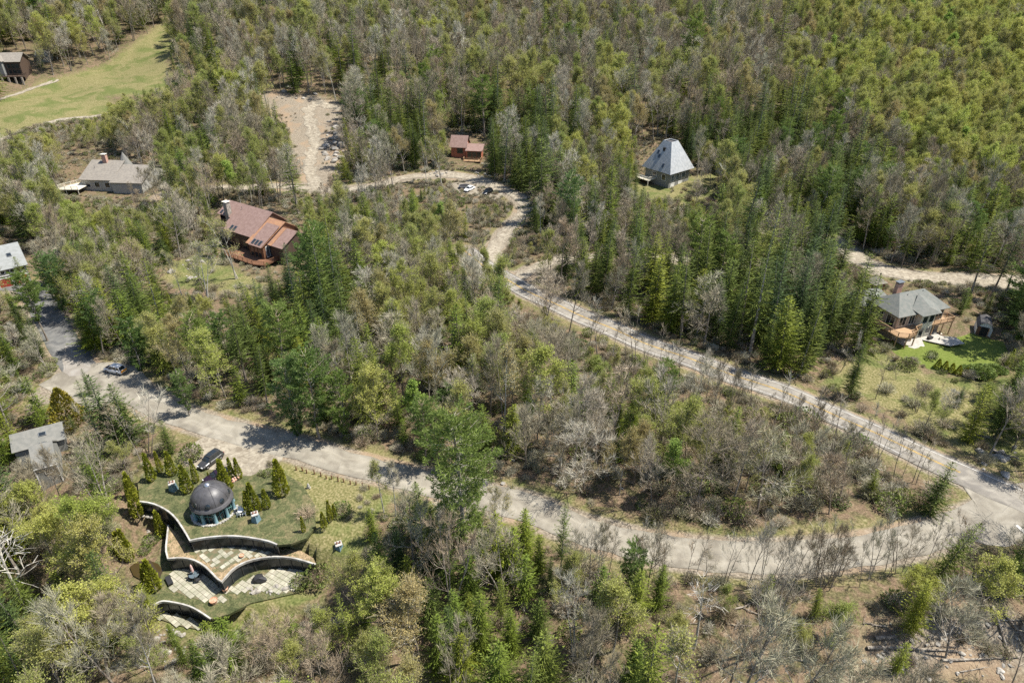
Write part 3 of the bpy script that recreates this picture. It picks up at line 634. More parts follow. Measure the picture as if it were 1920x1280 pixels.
for x in range(1100,1760,22): 
    yb=612+(x-1130)*.412; at_px('slender_tree',x+rnd(-8,8),yb+48+rnd(0,22),yb-38+rnd(-20,25))
for x in (1335,1370,1480,1515,1300): at_px('bare_tree',x,705+(x-1300)*.45+70,705+(x-1300)*.45-55,None,None,.6)
for x in (1075,1105,1215,1400,1455,1510,1560,1630,1690): at_px('bare_tree',x,1098+rnd(-5,10)-max(0,x-1560)*.15,965+rnd(-20,20),None,None,.62)
for x,y in ((720,960),(742,965),(1120,1090),(890,1010)): at_px('birch_tree',x,y,y-110)
for x,y in ((215,850),(235,860),(262,862),(282,858)): at_px('slender_tree',x,y,y-115)
for T_ in TREES[NOTE:]:
    if T_[0]=='slender_tree': T_[7]=(random.gauss(0,.09),random.gauss(0,.09))
MAP="""MGGMMMMBMBMBMBMMMBMGGYYY
.GGG..MMMBMBMCMBMBMGGYYG
..GMMMBBCMCMMBMMBBMGGGGG
TBGBMBMDCDMDDMGMDDDCGGGG
BMBMMMMMMMMDDMMMMDMDCGGG
MMMMBBDMMMMBBDMMCMDCCBCC
CCMMBCPPMMMBBDDCDDDDCCDD
MCCCMPPPMBMMBBDDDDDDTTMD
MMCPMPPPgggMBBMMMDDTTTTT
CPCPCGPPGGGGGMMCGMMTTTMM
CMCCMCPPGGCCMGCMBMMTMMMM
CMM..CPPPMMBMMMMCBBMTTTM
CGM...MMPCCMMMMMMMMMTTCM
CGGG..MMMCCCMTBBBBMMMMTM
DGGGCMGGCCCCCMCMMMCMMGTT
DGBBCMGGCPCMMBMGGMMMTTTT
DGBBCMGGCPCMMBMGGMMMTTTT
DGBBCMGGCPCMMBMGGMMMTTTT""".split()
tails={9:"BBCBBBTTTMM",10:"BCBBBBTMBMM",11:"BBMCBBBTTTM",12:"BBBMBBBTTCM",13:"TBBBBCBMBTM",14:"BCBMBCBTGTT",15:"BMBgBTTTTTT",16:"BMBgBTTTTTT",17:"BMBgBTTTTTT"}
for k_,t_ in tails.items(): MAP[k_]=MAP[k_][:9 if k_>11 else 13]+('MCCC' if k_>11 else '')+t_
for k_ in (9,10,14,15,16,17): MAP[k_]=MAP[k_].replace('G','g')
for k_ in (0,1): MAP[k_]=MAP[k_][:19].replace('G','g')+MAP[k_][19:]
for k_ in (0,1,2): MAP[k_]=MAP[k_][:19]+MAP[k_][19:].replace('M','g')
MIX={'D':('spruce_tree',.64,'fir_tree',.08,'pine_tree',.03,'bare_tree',.18,'maple_tree',.08),
'C':('spruce_tree',.24,'fir_tree',.30,'pine_tree',.06,'bare_tree',.22,'maple_tree',.13,'birch_tree',.05),
'P':('pine_tree',.30,'spruce_tree',.28,'fir_tree',.22,'bare_tree',.10,'maple_tree',.10),
'M':('spruce_tree',.27,'fir_tree',.17,'bare_tree',.22,'maple_tree',.25,'budding_tree',.08,'birch_tree',.06,'aspen_tree',.04),
'B':('bare_tree',.52,'maple_tree',.18,'birch_tree',.08,'spruce_tree',.13,'fir_tree',.04,'budding_tree',.05),
'G':('bare_tree',.20,'budding_tree',.30,'maple_tree',.28,'birch_tree',.06,'spruce_tree',.08,'aspen_tree',.08),
'g':('maple_tree',.36,'fir_tree',.10,'bare_tree',.20,'budding_tree',.13,'birch_tree',.07,'spruce_tree',.09,'aspen_tree',.05),
'Y':('budding_tree',.60,'aspen_tree',.12,'maple_tree',.20,'bare_tree',.18),
'T':('slender_tree',.35,'bare_tree',.2,'maple_tree',.2,'spruce_tree',.1,'fir_tree',.15)}
SP={'D':2.8,'C':2.9,'P':3.0,'M':3.05,'B':3.0,'G':3.15,'g':3.1,'Y':3.2,'T':5.5}
NCAND=230000
cy=30+450*np.sqrt(np.random.rand(NCAND)); cx=(np.random.rand(NCAND)*2-1)*(0.80*cy+30)
cz=tz(cx,cy); dzz=cz-CAMH; dd=cy*CS-dzz*SN; upp=cy*SN+dzz*CS; ppx=960+FPX*cx/dd; ppy=640-FPX*upp/dd
ok=(ppx>-160)&(ppx<2080)&(ppy>-60)&(ppy<1500)
for Ln,wd in ((roadB,6.0),(roadA,6.2),(driveC,3.6),(driveD,3.6),(driveE,3.3),(driveF,4.6),(driveG,4.0)): ok&=pdist(cx,cy,Ln)>wd
HP=[G(25,160),G(200,350),G(480,455),G(520,480),G(10,520),G(80,900),G(880,300),G(1255,335),G(1700,620),G(1730,610),G(1645,545),G(1840,625),G(1355,325),G(80,85)]
HRr=[13,11,10,9,12,8,7,8,9,9,3,4,3,7]
for p,r in zip(HP,HRr): ok&=np.hypot(cx-p.x,cy-p.y)>r
for poly in (lawnR,meadow,clearg,padC,lawnL,line([(1780,610),(1860,600),(1925,640),(1925,690),(1860,705)])): ok&=~inpoly(cx,cy,poly)
ok&=~((cx>XW1[0]-2)&(cx<XW2[-1]+5)&(cy>YW3[0]-5)&(cy<78)&inpoly(ppx,ppy,[(250,850),(340,825),(560,868),(720,915),(720,1040),(600,1090),(560,1120),(420,1190),(290,1180),(245,1060),(232,1000)]))
order=np.nonzero(ok)[0]; cell={}; 
for T_ in TREES: cell.setdefault((int(T_[2]//4),int(T_[3]//4)),[]).append((T_[2],T_[3],1.6))
hasfol={'spruce_tree','fir_tree','pine_tree','budding_tree','aspen_tree','maple_tree'}
CRW={'spruce_tree':1.6,'fir_tree':1.8,'pine_tree':2.3,'bare_tree':2.4,'maple_tree':2.4,'budding_tree':2.4,'birch_tree':1.6,'aspen_tree':1.6,'slender_tree':1.0}
rej=0
for i in order:
    x,y,z=float(cx[i]),float(cy[i]),float(cz[i])
    L_=MAP[min(17,max(0,int(ppy[i]//80)))][min(23,max(0,int(ppx[i]//80)))]
    L_='M' if L_=='.' else L_
    r=SP[L_]*(1.0 if y<200 else 1.0+.5*min(1,(y-200)/60))
    nn_=noise.noise(Vector((x*.05,y*.05,3))); r*=1+.25*nn_
    k0,k1=int(x//4),int(y//4); bad=False; q=2 if r<8 else 3
    for a in range(k0-q,k0+q+1):
        for b in range(k1-q,k1+q+1):
            for (ox,oy,orr) in cell.get((a,b),()):
                if (ox-x)**2+(oy-y)**2<(.5*(r+orr*1.0))**2 if orr<2 else (ox-x)**2+(oy-y)**2<min(r,orr)**2: bad=True; break
            if bad: break
        if bad: break
    if bad: continue
    mx=MIX[L_]; 
    u=random.random()*sum(mx[1::2]); 
    # kinds keep loose company
    un=(u/sum(mx[1::2])*.6+.4*(.5+1.15*noise.noise(Vector((x*.08+50,y*.08,9)))))
    u=min(.999,max(0,un))*sum(mx[1::2])
    for kk,pp in zip(mx[::2],mx[1::2]):
        u-=pp
        if u<=0: break
    vv=random.randrange(4 if kk=='pine_tree' else len(KIND[kk])); s=rnd(.75,1.15) if kk not in ('fir_tree','spruce_tree','pine_tree') else (rnd(.65,1.4) if kk!='pine_tree' else rnd(.6,1.0))
    if y<62: s*=1.06
    if y>200: s*=1+.38*min(1,(y-200)/60)
    for shrink in (1,.6,.36):
        s_=s*shrink; H_=KIND[kk][vv][2]*s_; cr=CRW[kk]*s_; worst=0
        for t in (.12,.3,.5,.7,.88,1.0):
            a,b,d=proj(x,y,z+H_*t); wpx=FPX*cr/d*(.9 if t>.3 else .3)*(1.0 if kk not in('spruce_tree','fir_tree') else (1.15-t))
            for ex in (-wpx,0,wpx):
                ix,iy=int((a+ex)//4),int(b//4)
                if 0<=ix<RW and 0<=iy<RH: worst=max(worst,clear[iy,ix])
        if worst==0 or (worst==1 and kk in ('bare_tree','birch_tree','slender_tree')): break
    s=s_
    if worst==2:
        rej+=1; continue
    if worst==1 and (kk in ('spruce_tree','fir_tree','pine_tree','budding_tree','aspen_tree','maple_tree') or random.random()<.85): continue
    cell.setdefault((k0,k1),[]).append((x,y,r))
    TREES.append([kk,vv,x,y,z,s,rnd(0,6.28),(random.gauss(0,.045),random.gauss(0,.045)),None,rnd(.85,1.25)])
print('trees',len(TREES),'kept clear',rej)
# ------------------------------------------------------------------ landmarks the labels name
LM=[(G(25,160),'the dark timber house by the ski slope'),(G(150,180),'the grassy ski slope'),(G(320,60),'the top of the ski slope'),(G(200,350),'the taupe-roofed house'),(G(480,455),'the long brown-roofed house'),(G(10,520),'the garage with red doors'),(G(100,600),'the dark paved driveway'),(P(217,690),'the striped white car'),(P(80,870),'the grey shingled house'),(P(385,925),'the black dome'),(P(450,1060),'the tiled patios'),(P(350,1180),'the lowest patio lawn'),
(P(640,865),'the pale lower road by the black dome'),(P(868,1030),'the tallest white pine'),(P(1080,990),'the start of the lower road bend'),(P(1400,1045),'the lowest stretch of the pale road'),(P(1650,1025),'the pale road before the junction'),(P(1850,950),'the road junction'),(P(1700,845),'the yellow-lined road near the junction'),(P(1500,750),'the yellow-lined road below the house lawn'),(P(1300,675),'the middle of the yellow-lined road'),(P(1120,605),'the far end of the yellow-lined road'),(P(960,530),'the forking of the gravel lanes'),(P(1300,900),'the centre of the road loop'),(P(1050,770),'the lone firs inside the road loop'),
(G(880,300),'the red cabin'),(G(895,357),'the two cars parked by the gravel road'),(G(965,400),'the gravel road bend'),(G(600,240),'the rubble clearing'),(G(600,350),'the gravel road below the clearing'),(G(1255,335),'the grey pyramid-roofed house'),(G(1330,345),'the curved garden path'),(G(1250,484),'the upper gravel lane'),(G(1500,560),'the dark spruce stand'),(G(1620,490),'the shaded end of the upper gravel drive'),(G(1800,525),'the open gravel drive'),(P(1705,610),'the house with wooden balconies'),(P(1840,625),'the gambrel-roofed shed'),(P(1780,665),'the bright green lawn'),(P(1640,750),'the dry grass bank'),(G(600,580),'the bright conifers behind the brown house'),(P(750,700),'the mixed wood above the lower road'),(P(450,680),'the wood above the striped car'),(P(200,590),'the wood beside the paved driveway'),
(G(450,150),'the woods above the taupe roof'),(G(750,120),'the grey hillside woods above the clearing'),(G(950,180),'the hillside behind the red cabin'),(G(1150,150),'the grey hillside beside the dark pine'),(G(1292,150),'the tall dark pine on the far hillside'),(G(1450,200),'the hillside behind the pyramid roof'),(G(1600,150),'the far budding hillside'),(G(1800,100),'the yellow-green far hillside'),(G(1800,330),'the pale green slope above the gravel drive'),(G(1600,300),'the conifers above the gravel drive'),(G(400,30),'the far woods beyond the ski slope'),(G(150,60),'the woods behind the timber house'),(G(900,20),'the farthest hillside woods'),(G(1400,30),'the farthest woods on the ridge'),
(P(700,1150),'the thicket below the round garden'),(P(950,1150),'the firs below the lower road'),(P(1150,1200),'the brushy bank below the lower road'),(P(1400,1200),'the brush beside the dead white tree'),(P(1750,1200),'the rocky bank with fallen logs'),(P(100,1100),'the tangle beside the patio cedars'),(P(200,1250),'the bare bank below the patio lawn'),(P(50,780),'the conifers by the turnaround'),(P(1880,760),'the scrub below the green lawn')]
KW={'spruce_tree':('spruce','dark spruce','spruce tree'),'fir_tree':('fir','bright green fir','fir tree'),'pine_tree':('pine','soft-needled white pine','pine tree'),'bare_tree':('bare tree','bare grey-brown tree','bare tree'),'maple_tree':('maple','olive-budded maple','maple tree'),'budding_tree':('budding tree','yellow-green budding tree','budding tree'),'birch_tree':('birch','white-stemmed birch','birch tree'),'aspen_tree':('aspen','fresh green aspen','aspen tree'),'slender_tree':('slender tree','slender bare sapling','sapling'),'dead_tree':('dead tree','dead tree','dead tree'),'golden_cedar':('cedar','golden cedar','cedar tree'),'rusty_tree':('rusty tree','rusty tree','small tree')}
def auto_label(T_):
    k=T_[0]; x,y=T_[2],T_[3]; b=min(LM,key=lambda l:(l[0].x-x)**2+(l[0].y-y)**2); dx,dy=x-b[0].x,y-b[0].y; dist=math.hypot(dx,dy)
    where='close beside' if dist<4 else ('just ' if dist<11 else '')+(('uphill of' if dy>0 else 'downhill of') if abs(dy)>abs(dx) else ('to the right of' if dx>0 else 'to the left of'))
    hh=KIND[k][T_[1]][2]*T_[5]; sz='short' if hh<8.5 else 'tall' if hh>14 else 'mid-height' if hh>11.5 else 'low-crowned'
    if len(f'{sz} {KW[k][1]} {where} {b[1]}'.split())>16: where=where.replace('just ','').replace('to the ','')
    return f'{sz} {KW[k][1]} {where} {b[1]}', f'{KW[k][2]}s near {b[1]}'
# ------------------------------------------------------------------ build trees: the 300 largest of each kind one by one, the rest as one mass per kind
def plant(T_):
    k,v,x,y,z,s,rz,ln,lab,fat=T_; tm,cm,h=KIND[k][v]; al,ag=auto_label(T_)
    e=bpy.data.objects.new(k,None); COL.objects.link(e); e.location=(x,y,z-.1); e.rotation_euler=(ln[0],ln[1],rz); e.scale=(s*fat,s*fat,s)
    e['label']=lab or al; e['category']=KW[k][2]
    if not lab: e['group']=ag
    a=bpy.data.objects.new('trunk',tm); COL.objects.link(a); a.parent=e
    c=bpy.data.objects.new('crown',cm); COL.objects.link(c); c.parent=e
    return a,c
SRC={}; rest={}
bykind={}
for T_ in TREES: bykind.setdefault(T_[0],[]).append(T_)
def vis_size(T_):
    a,b,d=proj(T_[2],T_[3],T_[4]+5); inf=(-30<a<1950)&(-20<b<1330)
    return (0 if T_[8] is None else -1e6)-(KIND[T_[0]][T_[1]][2]*T_[5])/d*(1 if inf else .05)
MAXN=270
for k,L_ in bykind.items():
    L_.sort(key=vis_size)
    for j,T_ in enumerate(L_):
        if j<MAXN:
            a,c=plant(T_)
            if (k,T_[1]) not in SRC: SRC[(k,T_[1])]=(a,c)
        else: rest.setdefault(k,[]).append(T_)
    print(k,len(L_))
def scatter(name,pts,sources,kind='stuff',label=None):
    "one object: instances of meshes already standing in the scene, one per point; pts = (x,y,z,scale,rot,tiltx,tilty,variant)"
    me=bpy.data.meshes.new(name); me.from_pydata([p[:3] for p in pts],[],[])
    a=me.attributes.new('sc','FLOAT','POINT'); a.data.foreach_set('value',[p[3] for p in pts])
    a=me.attributes.new('rt','FLOAT_VECTOR','POINT'); a.data.foreach_set('vector',[w for p in pts for w in (p[5],p[6],p[4])])
    a=me.attributes.new('vr','INT','POINT'); a.data.foreach_set('value',[int(p[7]) for p in pts])
    o=bpy.data.objects.new(name,me); COL.objects.link(o); tag(o,label=label,kind=kind)
    ng=bpy.data.node_groups.new(name+'_scatter','GeometryNodeTree'); ng.interface.new_socket('Geometry',in_out='INPUT',socket_type='NodeSocketGeometry'); ng.interface.new_socket('Geometry',in_out='OUTPUT',socket_type='NodeSocketGeometry')
    N=ng.nodes; L=ng.links; gi=N.new('NodeGroupInput'); go_=N.new('NodeGroupOutput'); fin=N.new('GeometryNodeJoinGeometry')
    def attr(nm,ty):
        q=N.new('GeometryNodeInputNamedAttribute'); q.data_type=ty; q.inputs['Name'].default_value=nm; return [s for s in q.outputs if s.enabled and s.name=='Attribute'][0]
    sc_,rt_,vr_=attr('sc','FLOAT'),attr('rt','FLOAT_VECTOR'),attr('vr','INT')
    for i,src in enumerate(sources):
        jn=N.new('GeometryNodeJoinGeometry')
        for s in src:
            oi=N.new('GeometryNodeObjectInfo'); oi.transform_space='ORIGINAL'; oi.inputs['Object'].default_value=s; oi.inputs['As Instance'].default_value=False; L.new(oi.outputs['Geometry'],jn.inputs[0])
        cm=N.new('FunctionNodeCompare'); cm.data_type='INT'; cm.operation='EQUAL'; ii=[s for s in cm.inputs if s.enabled]; L.new(vr_,ii[0]); ii[1].default_value=i
        ip=N.new('GeometryNodeInstanceOnPoints'); L.new(gi.outputs[0],ip.inputs['Points']); L.new(cm.outputs[0],ip.inputs['Selection']); L.new(jn.outputs[0],ip.inputs['Instance'])
        er=N.new('FunctionNodeEulerToRotation'); L.new(rt_,er.inputs[0]); L.new(er.outputs[0],ip.inputs['Rotation']); L.new(sc_,ip.inputs['Scale']); L.new(ip.outputs[0],fin.inputs[0])
    L.new(fin.outputs[0],go_.inputs[0]); md=o.modifiers.new('scatter','NODES'); md.node_group=ng; return o
FN={'spruce_tree':'far_spruce_woods','fir_tree':'far_fir_woods','pine_tree':'far_pine_woods','bare_tree':'far_bare_woods','maple_tree':'far_maple_woods','budding_tree':'far_budding_woods','birch_tree':'far_birch_woods','aspen_tree':'far_aspen_woods','slender_tree':'far_sapling_woods'}
for k,L_ in rest.items():
    vs=sorted({v for kk,v in SRC if kk==k}); idx={v:i for i,v in enumerate(vs)}
    scatter(FN[k],[(T_[2],T_[3],T_[4]-.1,T_[5],T_[6],T_[7][0],T_[7][1],idx.get(T_[1],0)) for T_ in L_],[SRC[(k,v)] for v in vs])
# ------------------------------------------------------------------ buildings
def PH(px,py,ht):
    u=(px-960)/FPX; v=(py-640)/FPX; dx,dy,dz=u,CS-v*SN,-SN-v*CS
    tt=np.arange(30,600,0.1); zz=CAMH+dz*tt; hh=hfun(dx*tt,dy*tt)+ht; i=int(np.argmax(zz<hh)); t=tt[i]-.05
    return Vector((dx*t,dy*t,CAMH+dz*t))
def shingle(name,c,c2,sc=(1,1,1)): return mat(name,c,.9,col2=c2,noise_scale=1.6,bump=.03,bump_scale=9,stretch=sc)
M['roof_grey']=shingle('grey_shingles',(.17,.17,.155),(.21,.205,.185)); M['roof_greygreen']=shingle('grey_green_shingles',(.15,.16,.145),(.19,.19,.17))
M['roof_brown']=shingle('brown_metal_roof',(.215,.14,.118),(.26,.175,.15)); M['roof_rust']=shingle('orange_stained_roof',(.36,.20,.11),(.30,.16,.10))
M['roof_taupe']=shingle('taupe_shingles',(.25,.225,.19),(.20,.18,.155)); M['roof_silver']=shingle('silver_grey_roof',(.39,.40,.40),(.31,.325,.33)); M['roof_dark']=shingle('dark_shingles',(.06,.06,.065),(.10,.095,.09))
M['wood_orange']=mat('orange_stained_wood',(.42,.28,.16),.7,col2=(.33,.21,.12),noise_scale=3,stretch=(6,1,1))
M['wood_brown']=mat('brown_stained_wood',(.22,.11,.06),.7,col2=(.15,.08,.05),noise_scale=3)
M['wood_red']=mat('red_stained_siding',(.42,.15,.09),.7,col2=(.34,.12,.07),noise_scale=2,stretch=(1,1,6))
M['wood_dark']=mat('dark_brown_siding',(.10,.065,.045),.7,col2=(.07,.05,.04),noise_scale=2,stretch=(1,1,6))
M['sid_tan']=mat('tan_siding',(.42,.33,.25),.8,col2=(.37,.29,.22),noise_scale=2,stretch=(1,1,8)); M['sid_grey']=mat('weathered_grey_siding',(.27,.27,.25),.8,col2=(.21,.21,.195),noise_scale=2,stretch=(1,1,8))
M['sid_lgrey']=mat('light_grey_siding',(.42,.41,.38),.8,col2=(.36,.35,.33),noise_scale=2,stretch=(1,1,8)); M['white']=mat('white_paint',(.78,.77,.73),.6); M['cream']=mat('cream_trim',(.62,.58,.48),.7)
M['glass']=mat('dark_window_glass',(.02,.026,.03),.06,spec=.8); M['glass2']=mat('sky_lit_glass',(.10,.13,.15),.08,spec=.9)  # the second glass is a paler copy: sky light put into its base colour
M['brick']=mat('red_brick_masonry',(.42,.22,.16),.9,col2=(.50,.34,.27),noise_scale=6,bump=.02); M['stone']=mat('fieldstone',(.42,.37,.31),.9,col2=(.22,.19,.16),noise_scale=3,bump=.05)
M['metal']=mat('dull_metal',(.25,.26,.26),.4,metal=.7); M['concrete']=mat('concrete',(.42,.40,.36),.9,col2=(.34,.32,.28),noise_scale=2)
M['red_door']=mat('dark_red_paint',(.36,.05,.035),.5,col2=(.28,.04,.03),noise_scale=1); M['black']=mat('black_metal',(.03,.03,.032),.5)
M['teal']=mat('teal_painted_frame',(.10,.22,.20),.5,col2=(.13,.27,.25),noise_scale=2)
def win(par,x,y,z,w,h,face,frame=None,pane=None,fw=.09,name='window',div=0):
    "window in a wall; face: 'f' looks to -y, 'b' +y, 'l' -x, 'r' +x"
    A=Acc(); fr=frame or M['white']; d=.06
    for (a0,b0,a1,b1) in ((-w/2-fw,-h/2-fw,-w/2,h/2+fw),(w/2,-h/2-fw,w/2+fw,h/2+fw),(-w/2,h/2,w/2,h/2+fw),(-w/2,-h/2-fw,w/2,-h/2)): A.box(a0,-d,b0,a1,.01,b1)
    for i in range(div): q=-w/2+w*(i+1)/(div+1); A.box(q-.03,-d+.01,-h/2,q+.03,.01,h/2)
    o=obj(name,A,fr,par); ang={'f':0,'r':PI/2,'b':PI,'l':-PI/2}[face]; o.location=(x,y,z); o.rotation_euler=(0,0,ang)
    B=Acc(); B.box(-w/2,-.02,-h/2,w/2,.005,h/2); obj('pane',B,pane or M['glass'],o); return o
def block(par,x0,x1,y0,y1,z0,ze,zr,wm,rm,ridge='x',rf=.5,ov=.45,th=.16,gable=True):
    "one gabled block: a wall mesh and a roof mesh"
    A=Acc(); e=.0
    A.prism([(x0,y0),(x1,y0),(x1,y1),(x0,y1)],z0,ze)
    Rf=Acc()
    if ridge=='x':
        ym=y0+(y1-y0)*rf
        for x in (x0,x1): A.tri((x,y0,ze),(x,y1,ze),(x,ym,zr))
        s0=(zr-ze)/(ym-y0); s1=(zr-ze)/(y1-ym)
        Rf.slab([(x0-ov,y0-ov,ze-ov*s0+th),(x1+ov,y0-ov,ze-ov*s0+th),(x1+ov,ym,zr+th),(x0-ov,ym,zr+th)],th)
        Rf.slab([(x0-ov,ym+.002,zr+th),(x1+ov,ym+.002,zr+th),(x1+ov,y1+ov,ze-ov*s1+th),(x0-ov,y1+ov,ze-ov*s1+th)],th)
    else:
        xm=x0+(x1-x0)*rf
        for y in (y0,y1): A.tri((x0,y,ze),(x1,y,ze),(xm,y,zr))
        s0=(zr-ze)/(xm-x0); s1=(zr-ze)/(x1-xm)
        Rf.slab([(x0-ov,y0-ov,ze-ov*s0+th),(xm,y0-ov,zr+th),(xm,y1+ov,zr+th),(x0-ov,y1+ov,ze-ov*s0+th)],th)
        Rf.slab([(xm+.002,y0-ov,zr+th),(x1+ov,y0-ov,ze-ov*s1+th),(x1+ov,y1+ov,ze-ov*s1+th),(xm+.002,y1+ov,zr+th)],th)
    w=obj('wall',A,wm,par); r=obj('roof',Rf,rm,par); return w,r
def skylight(roof,p,u,v,w=.8,h=1.1):
    "framed skylight lying on a roof plane at p with unit axes u (across) and v (up slope)"
    u=Vector(u).normalized(); v=Vector(v).normalized(); n=u.cross(v).normalized(); p=Vector(p)
    if n.z<0: n=-n
    A=Acc(); q=[p-u*w/2-v*h/2,p+u*w/2-v*h/2,p+u*w/2+v*h/2,p-u*w/2+v*h/2]; A.slab([a+n*.10 for a in q],.12); s=obj('skylight',A,M['metal'],roof)
    B=Acc(); k=.82; A2=[p+(a-p)*k+n*.125 for a in q]; B.slab(A2,.02); obj('pane',B,M['glass'],s); return s
def railing(A,pts,h=.95,step=.16,post=1.6,closed=False):
    for a,b in zip(pts[:-1],pts[1:]):
        a=Vector(a); b=Vector(b); L=(b-a).length; d=(b-a).normalized()
        ang=math.atan2(d.y,d.x); T=Matrix.Translation(a)@Matrix.Rotation(ang,4,'Z')
        A.box(0,-.05,h-.06,L,.05,h,T); A.box(0,-.02,.08,L,.02,.13,T)
        n=max(1,int(L/post))
        for i in range(n+1): q=L*i/n; A.box(q-.05,-.045,0,q+.05,.045,h+.004,T)
        n=int(L/step)
        for i in range(n): q=L*(i+.5)/n; A.box(q-.015,-.015,.13,q+.015,.015,h-.06,T)
def deck(par,polys,z,rails,m,posts=(),zg=-2.5,name='deck'):
    A=Acc()
    for i,p in enumerate(polys): A.prism(p,z-.18-.003*i,z+.003*i)
    d=obj(name,A,m,par)
    for rl in rails:
        B=Acc(); railing(B,[(x,y,z+.004) for x,y in rl]); obj('railing',B,m,d)
    for x,y in posts:
        B=Acc(); B.box(x-.08,y-.08,zg,x+.08,y+.08,z-.19); obj('post',B,m,d)
    return d
def chimney(par,x,y,z0,z1,w,d,m,cap=None,taper=1.0):
    A=Acc(); A.box(x-w/2,y-d/2,z0,x+w/2,y+d/2,z1); c=obj('chimney',A,m,par)
    B=Acc(); B.box(x-w/2-.15,y-d/2-.15,z1+.3,x+w/2+.15,y+d/2+.15,z1+.38)
    for sx in (-1,1):
        for sy in (-1,1): B.box(x+sx*w*.4-.04,y+sy*d*.4-.04,z1,x+sx*w*.4+.04,y+sy*d*.4+.04,z1+.3)
    obj('chimney_cap',B,cap or M['metal'],c); return c
def vent(par,x,y,z):
    A=Acc(); A.tube((x,y,z-.2),(x,y,z+.45),.06,.06,8,True); obj('vent_pipe',A,M['metal'],par)
# --- house with wooden balconies
F=PH(1686,595,5.2); H1=empty('balcony_house',(F.x,F.y,t1(F.x,F.y)-.1),R(19),'tan two-storey house with grey hip roof, orange wood balconies above the bright lawn','house')
A=Acc(); A.prism([(.6,.6),(11.6,.6),(11.6,7.2),(.6,7.2)],-1,5.0); obj('wall',A,M['sid_tan'],H1)
A=Acc(); A.prism([(5.1,-.5),(8.3,-.5),(8.3,.62),(5.1,.62)],-1,4.95); bay=obj('bay',A,M['cream'],H1)
e=[(0,0,5.0),(12.2,0,5.0),(12.2,7.8,5.0),(0,7.8,5.0)]; r0,r1=(3.2,4.0,7.6),(9.0,4.0,7.6)
A=Acc()
for f in ((e[0],e[1],r1,r0),(e[1],e[2],r1),(e[2],e[3],r0,r1),(e[3],e[0],r0)): A.slab([Vector(p)+Vector((0,0,.18)) for p in f],.17)
b0,b1,b2,b3=(4.5,-1.1,5.0),(8.9,-1.1,5.0),(6.7,-.1,6.1),(6.7,3.0,7.45)
A.slab([Vector(p)+Vector((0,0,.2)) for p in (b0,b1,b2)],.12); A.slab([Vector(p)+Vector((0,0,.2)) for p in (b1,(9.6,1.0,5.62),b3,b2)],.1); A.slab([Vector(p)+Vector((0,0,.2)) for p in (b0,b2,b3,(3.8,1.0,5.62))],.1)
rf=obj('roof',A,M['roof_greygreen'],H1); vent(rf,4.6,3.4,7.2); vent(rf,8.4,3.6,7.3)
A=Acc(); A.prism([(-1,7.2),(5.2,7.2),(5.2,12),(-1,12)],-1,4.2); obj('wall',A,M['sid_tan'],H1)
A=Acc(); q=[(-1.5,6.9,4.1),(5.7,6.9,4.1),(5.7,12.5,4.1),(-1.5,12.5,4.1)]; a,b=(1.2,9.6,5.8),(4.6,9.6,5.8)
for f in ((q[0],q[1],b,a),(q[1],q[2],b),(q[2],q[3],a,b),(q[3],q[0],a)): A.slab([Vector(p)+Vector((0,0,.15)) for p in f],.14)
rf2=obj('roof',A,M['roof_greygreen'],H1); skylight(rf2,(3.2,8.3,5.15),(1,0,0),(0,1,.6),.7,.9)
chimney(H1,6.2,7.0,0,7.9,1.2,.8,M['brick'],M['metal'])
for (x,w,h,z) in ((1.9,1.5,1.7,3.8),(4.0,1.2,1.6,3.8),(10.4,1.9,1.9,3.7),(3.6,1.5,1.9,1.1),(9.9,1.6,2.0,1.15)): win(H1,x,.595,z,w,h,'f',M['cream'],div=1)
for (x,w,h,z) in ((6.0,1.1,1.4,4.0),(7.5,1.1,1.4,4.0),(5.9,1.0,1.9,1.2),(7.5,1.0,1.2,1.5)): win(H1,x,-.505,z,w,h,'f',M['cream'])
for (y,w,h,z) in ((2.0,1.7,1.9,3.5),(4.3,1.0,1.1,3.9),(6.2,1.1,.9,4.0)): win(H1,.595,y,z,w,h,'l',M['cream'],div=1)
deck(H1,[[(-1.2,0),(.6,0),(.6,5.2),(-1.2,5.2)],[(-1.2,-1.9),(.2,-2.9),(2.6,-2.4),(3.4,-1.2),(3.4,.6),(-1.2,.6)],[(3.4,-.9),(5.1,-.9),(5.1,.6),(3.4,.6)]],2.55,[[(-1.2,5.2),(-1.2,-1.9),(.2,-2.9),(2.6,-2.4),(3.4,-1.2),(5.1,-.9)]],M['wood_orange'],[(-1.1,-1.7),(.2,-2.7),(2.5,-2.3),(-1.1,4.8),(3.5,-.9)])
deck(H1,[[(8.3,-.7),(13.2,-.7),(13.2,2.5),(11.6,2.5),(11.6,.6),(8.3,.6)]],2.55,[[(8.3,-.7),(13.2,-.7),(13.2,2.5)]],M['wood_orange'],[(8.6,-.6),(11,-.6),(13.1,-.6),(13.1,2.3)])
A=Acc(); A.prism([(1.0,-3.3),(4.6,-3.2),(6,-1.2),(9,-4.6),(12.3,-4.8),(12.6,-2.6),(10.5,-1.2),(10.5,.55),(1,.55)],.12,.2); obj('patio',A,M['concrete'],H1)
# --- round-eared small pavilion by the drive
g=PH(1641,533,1.6); gz=empty('garden_pavilion',(g.x,g.y,t1(g.x,g.y)),R(19),'small square pavilion with a grey hip roof beside the open gravel drive','pavilion')
A=Acc(); c=[(-1.7,-1.5,2.3),(1.7,-1.5,2.3),(1.7,1.5,2.3),(-1.7,1.5,2.3)]
for i in range(4): A.slab([c[i],c[(i+1)%4],(0,0,3.6)],.1)
obj('roof',A,M['roof_taupe'],gz); A=Acc(); A.box(-1.4,-1.2,-.3,1.4,1.2,2.32); obj('wall',A,M['wood_brown'],gz); win(gz,0,-1.205,1.4,1.2,.9,'f')
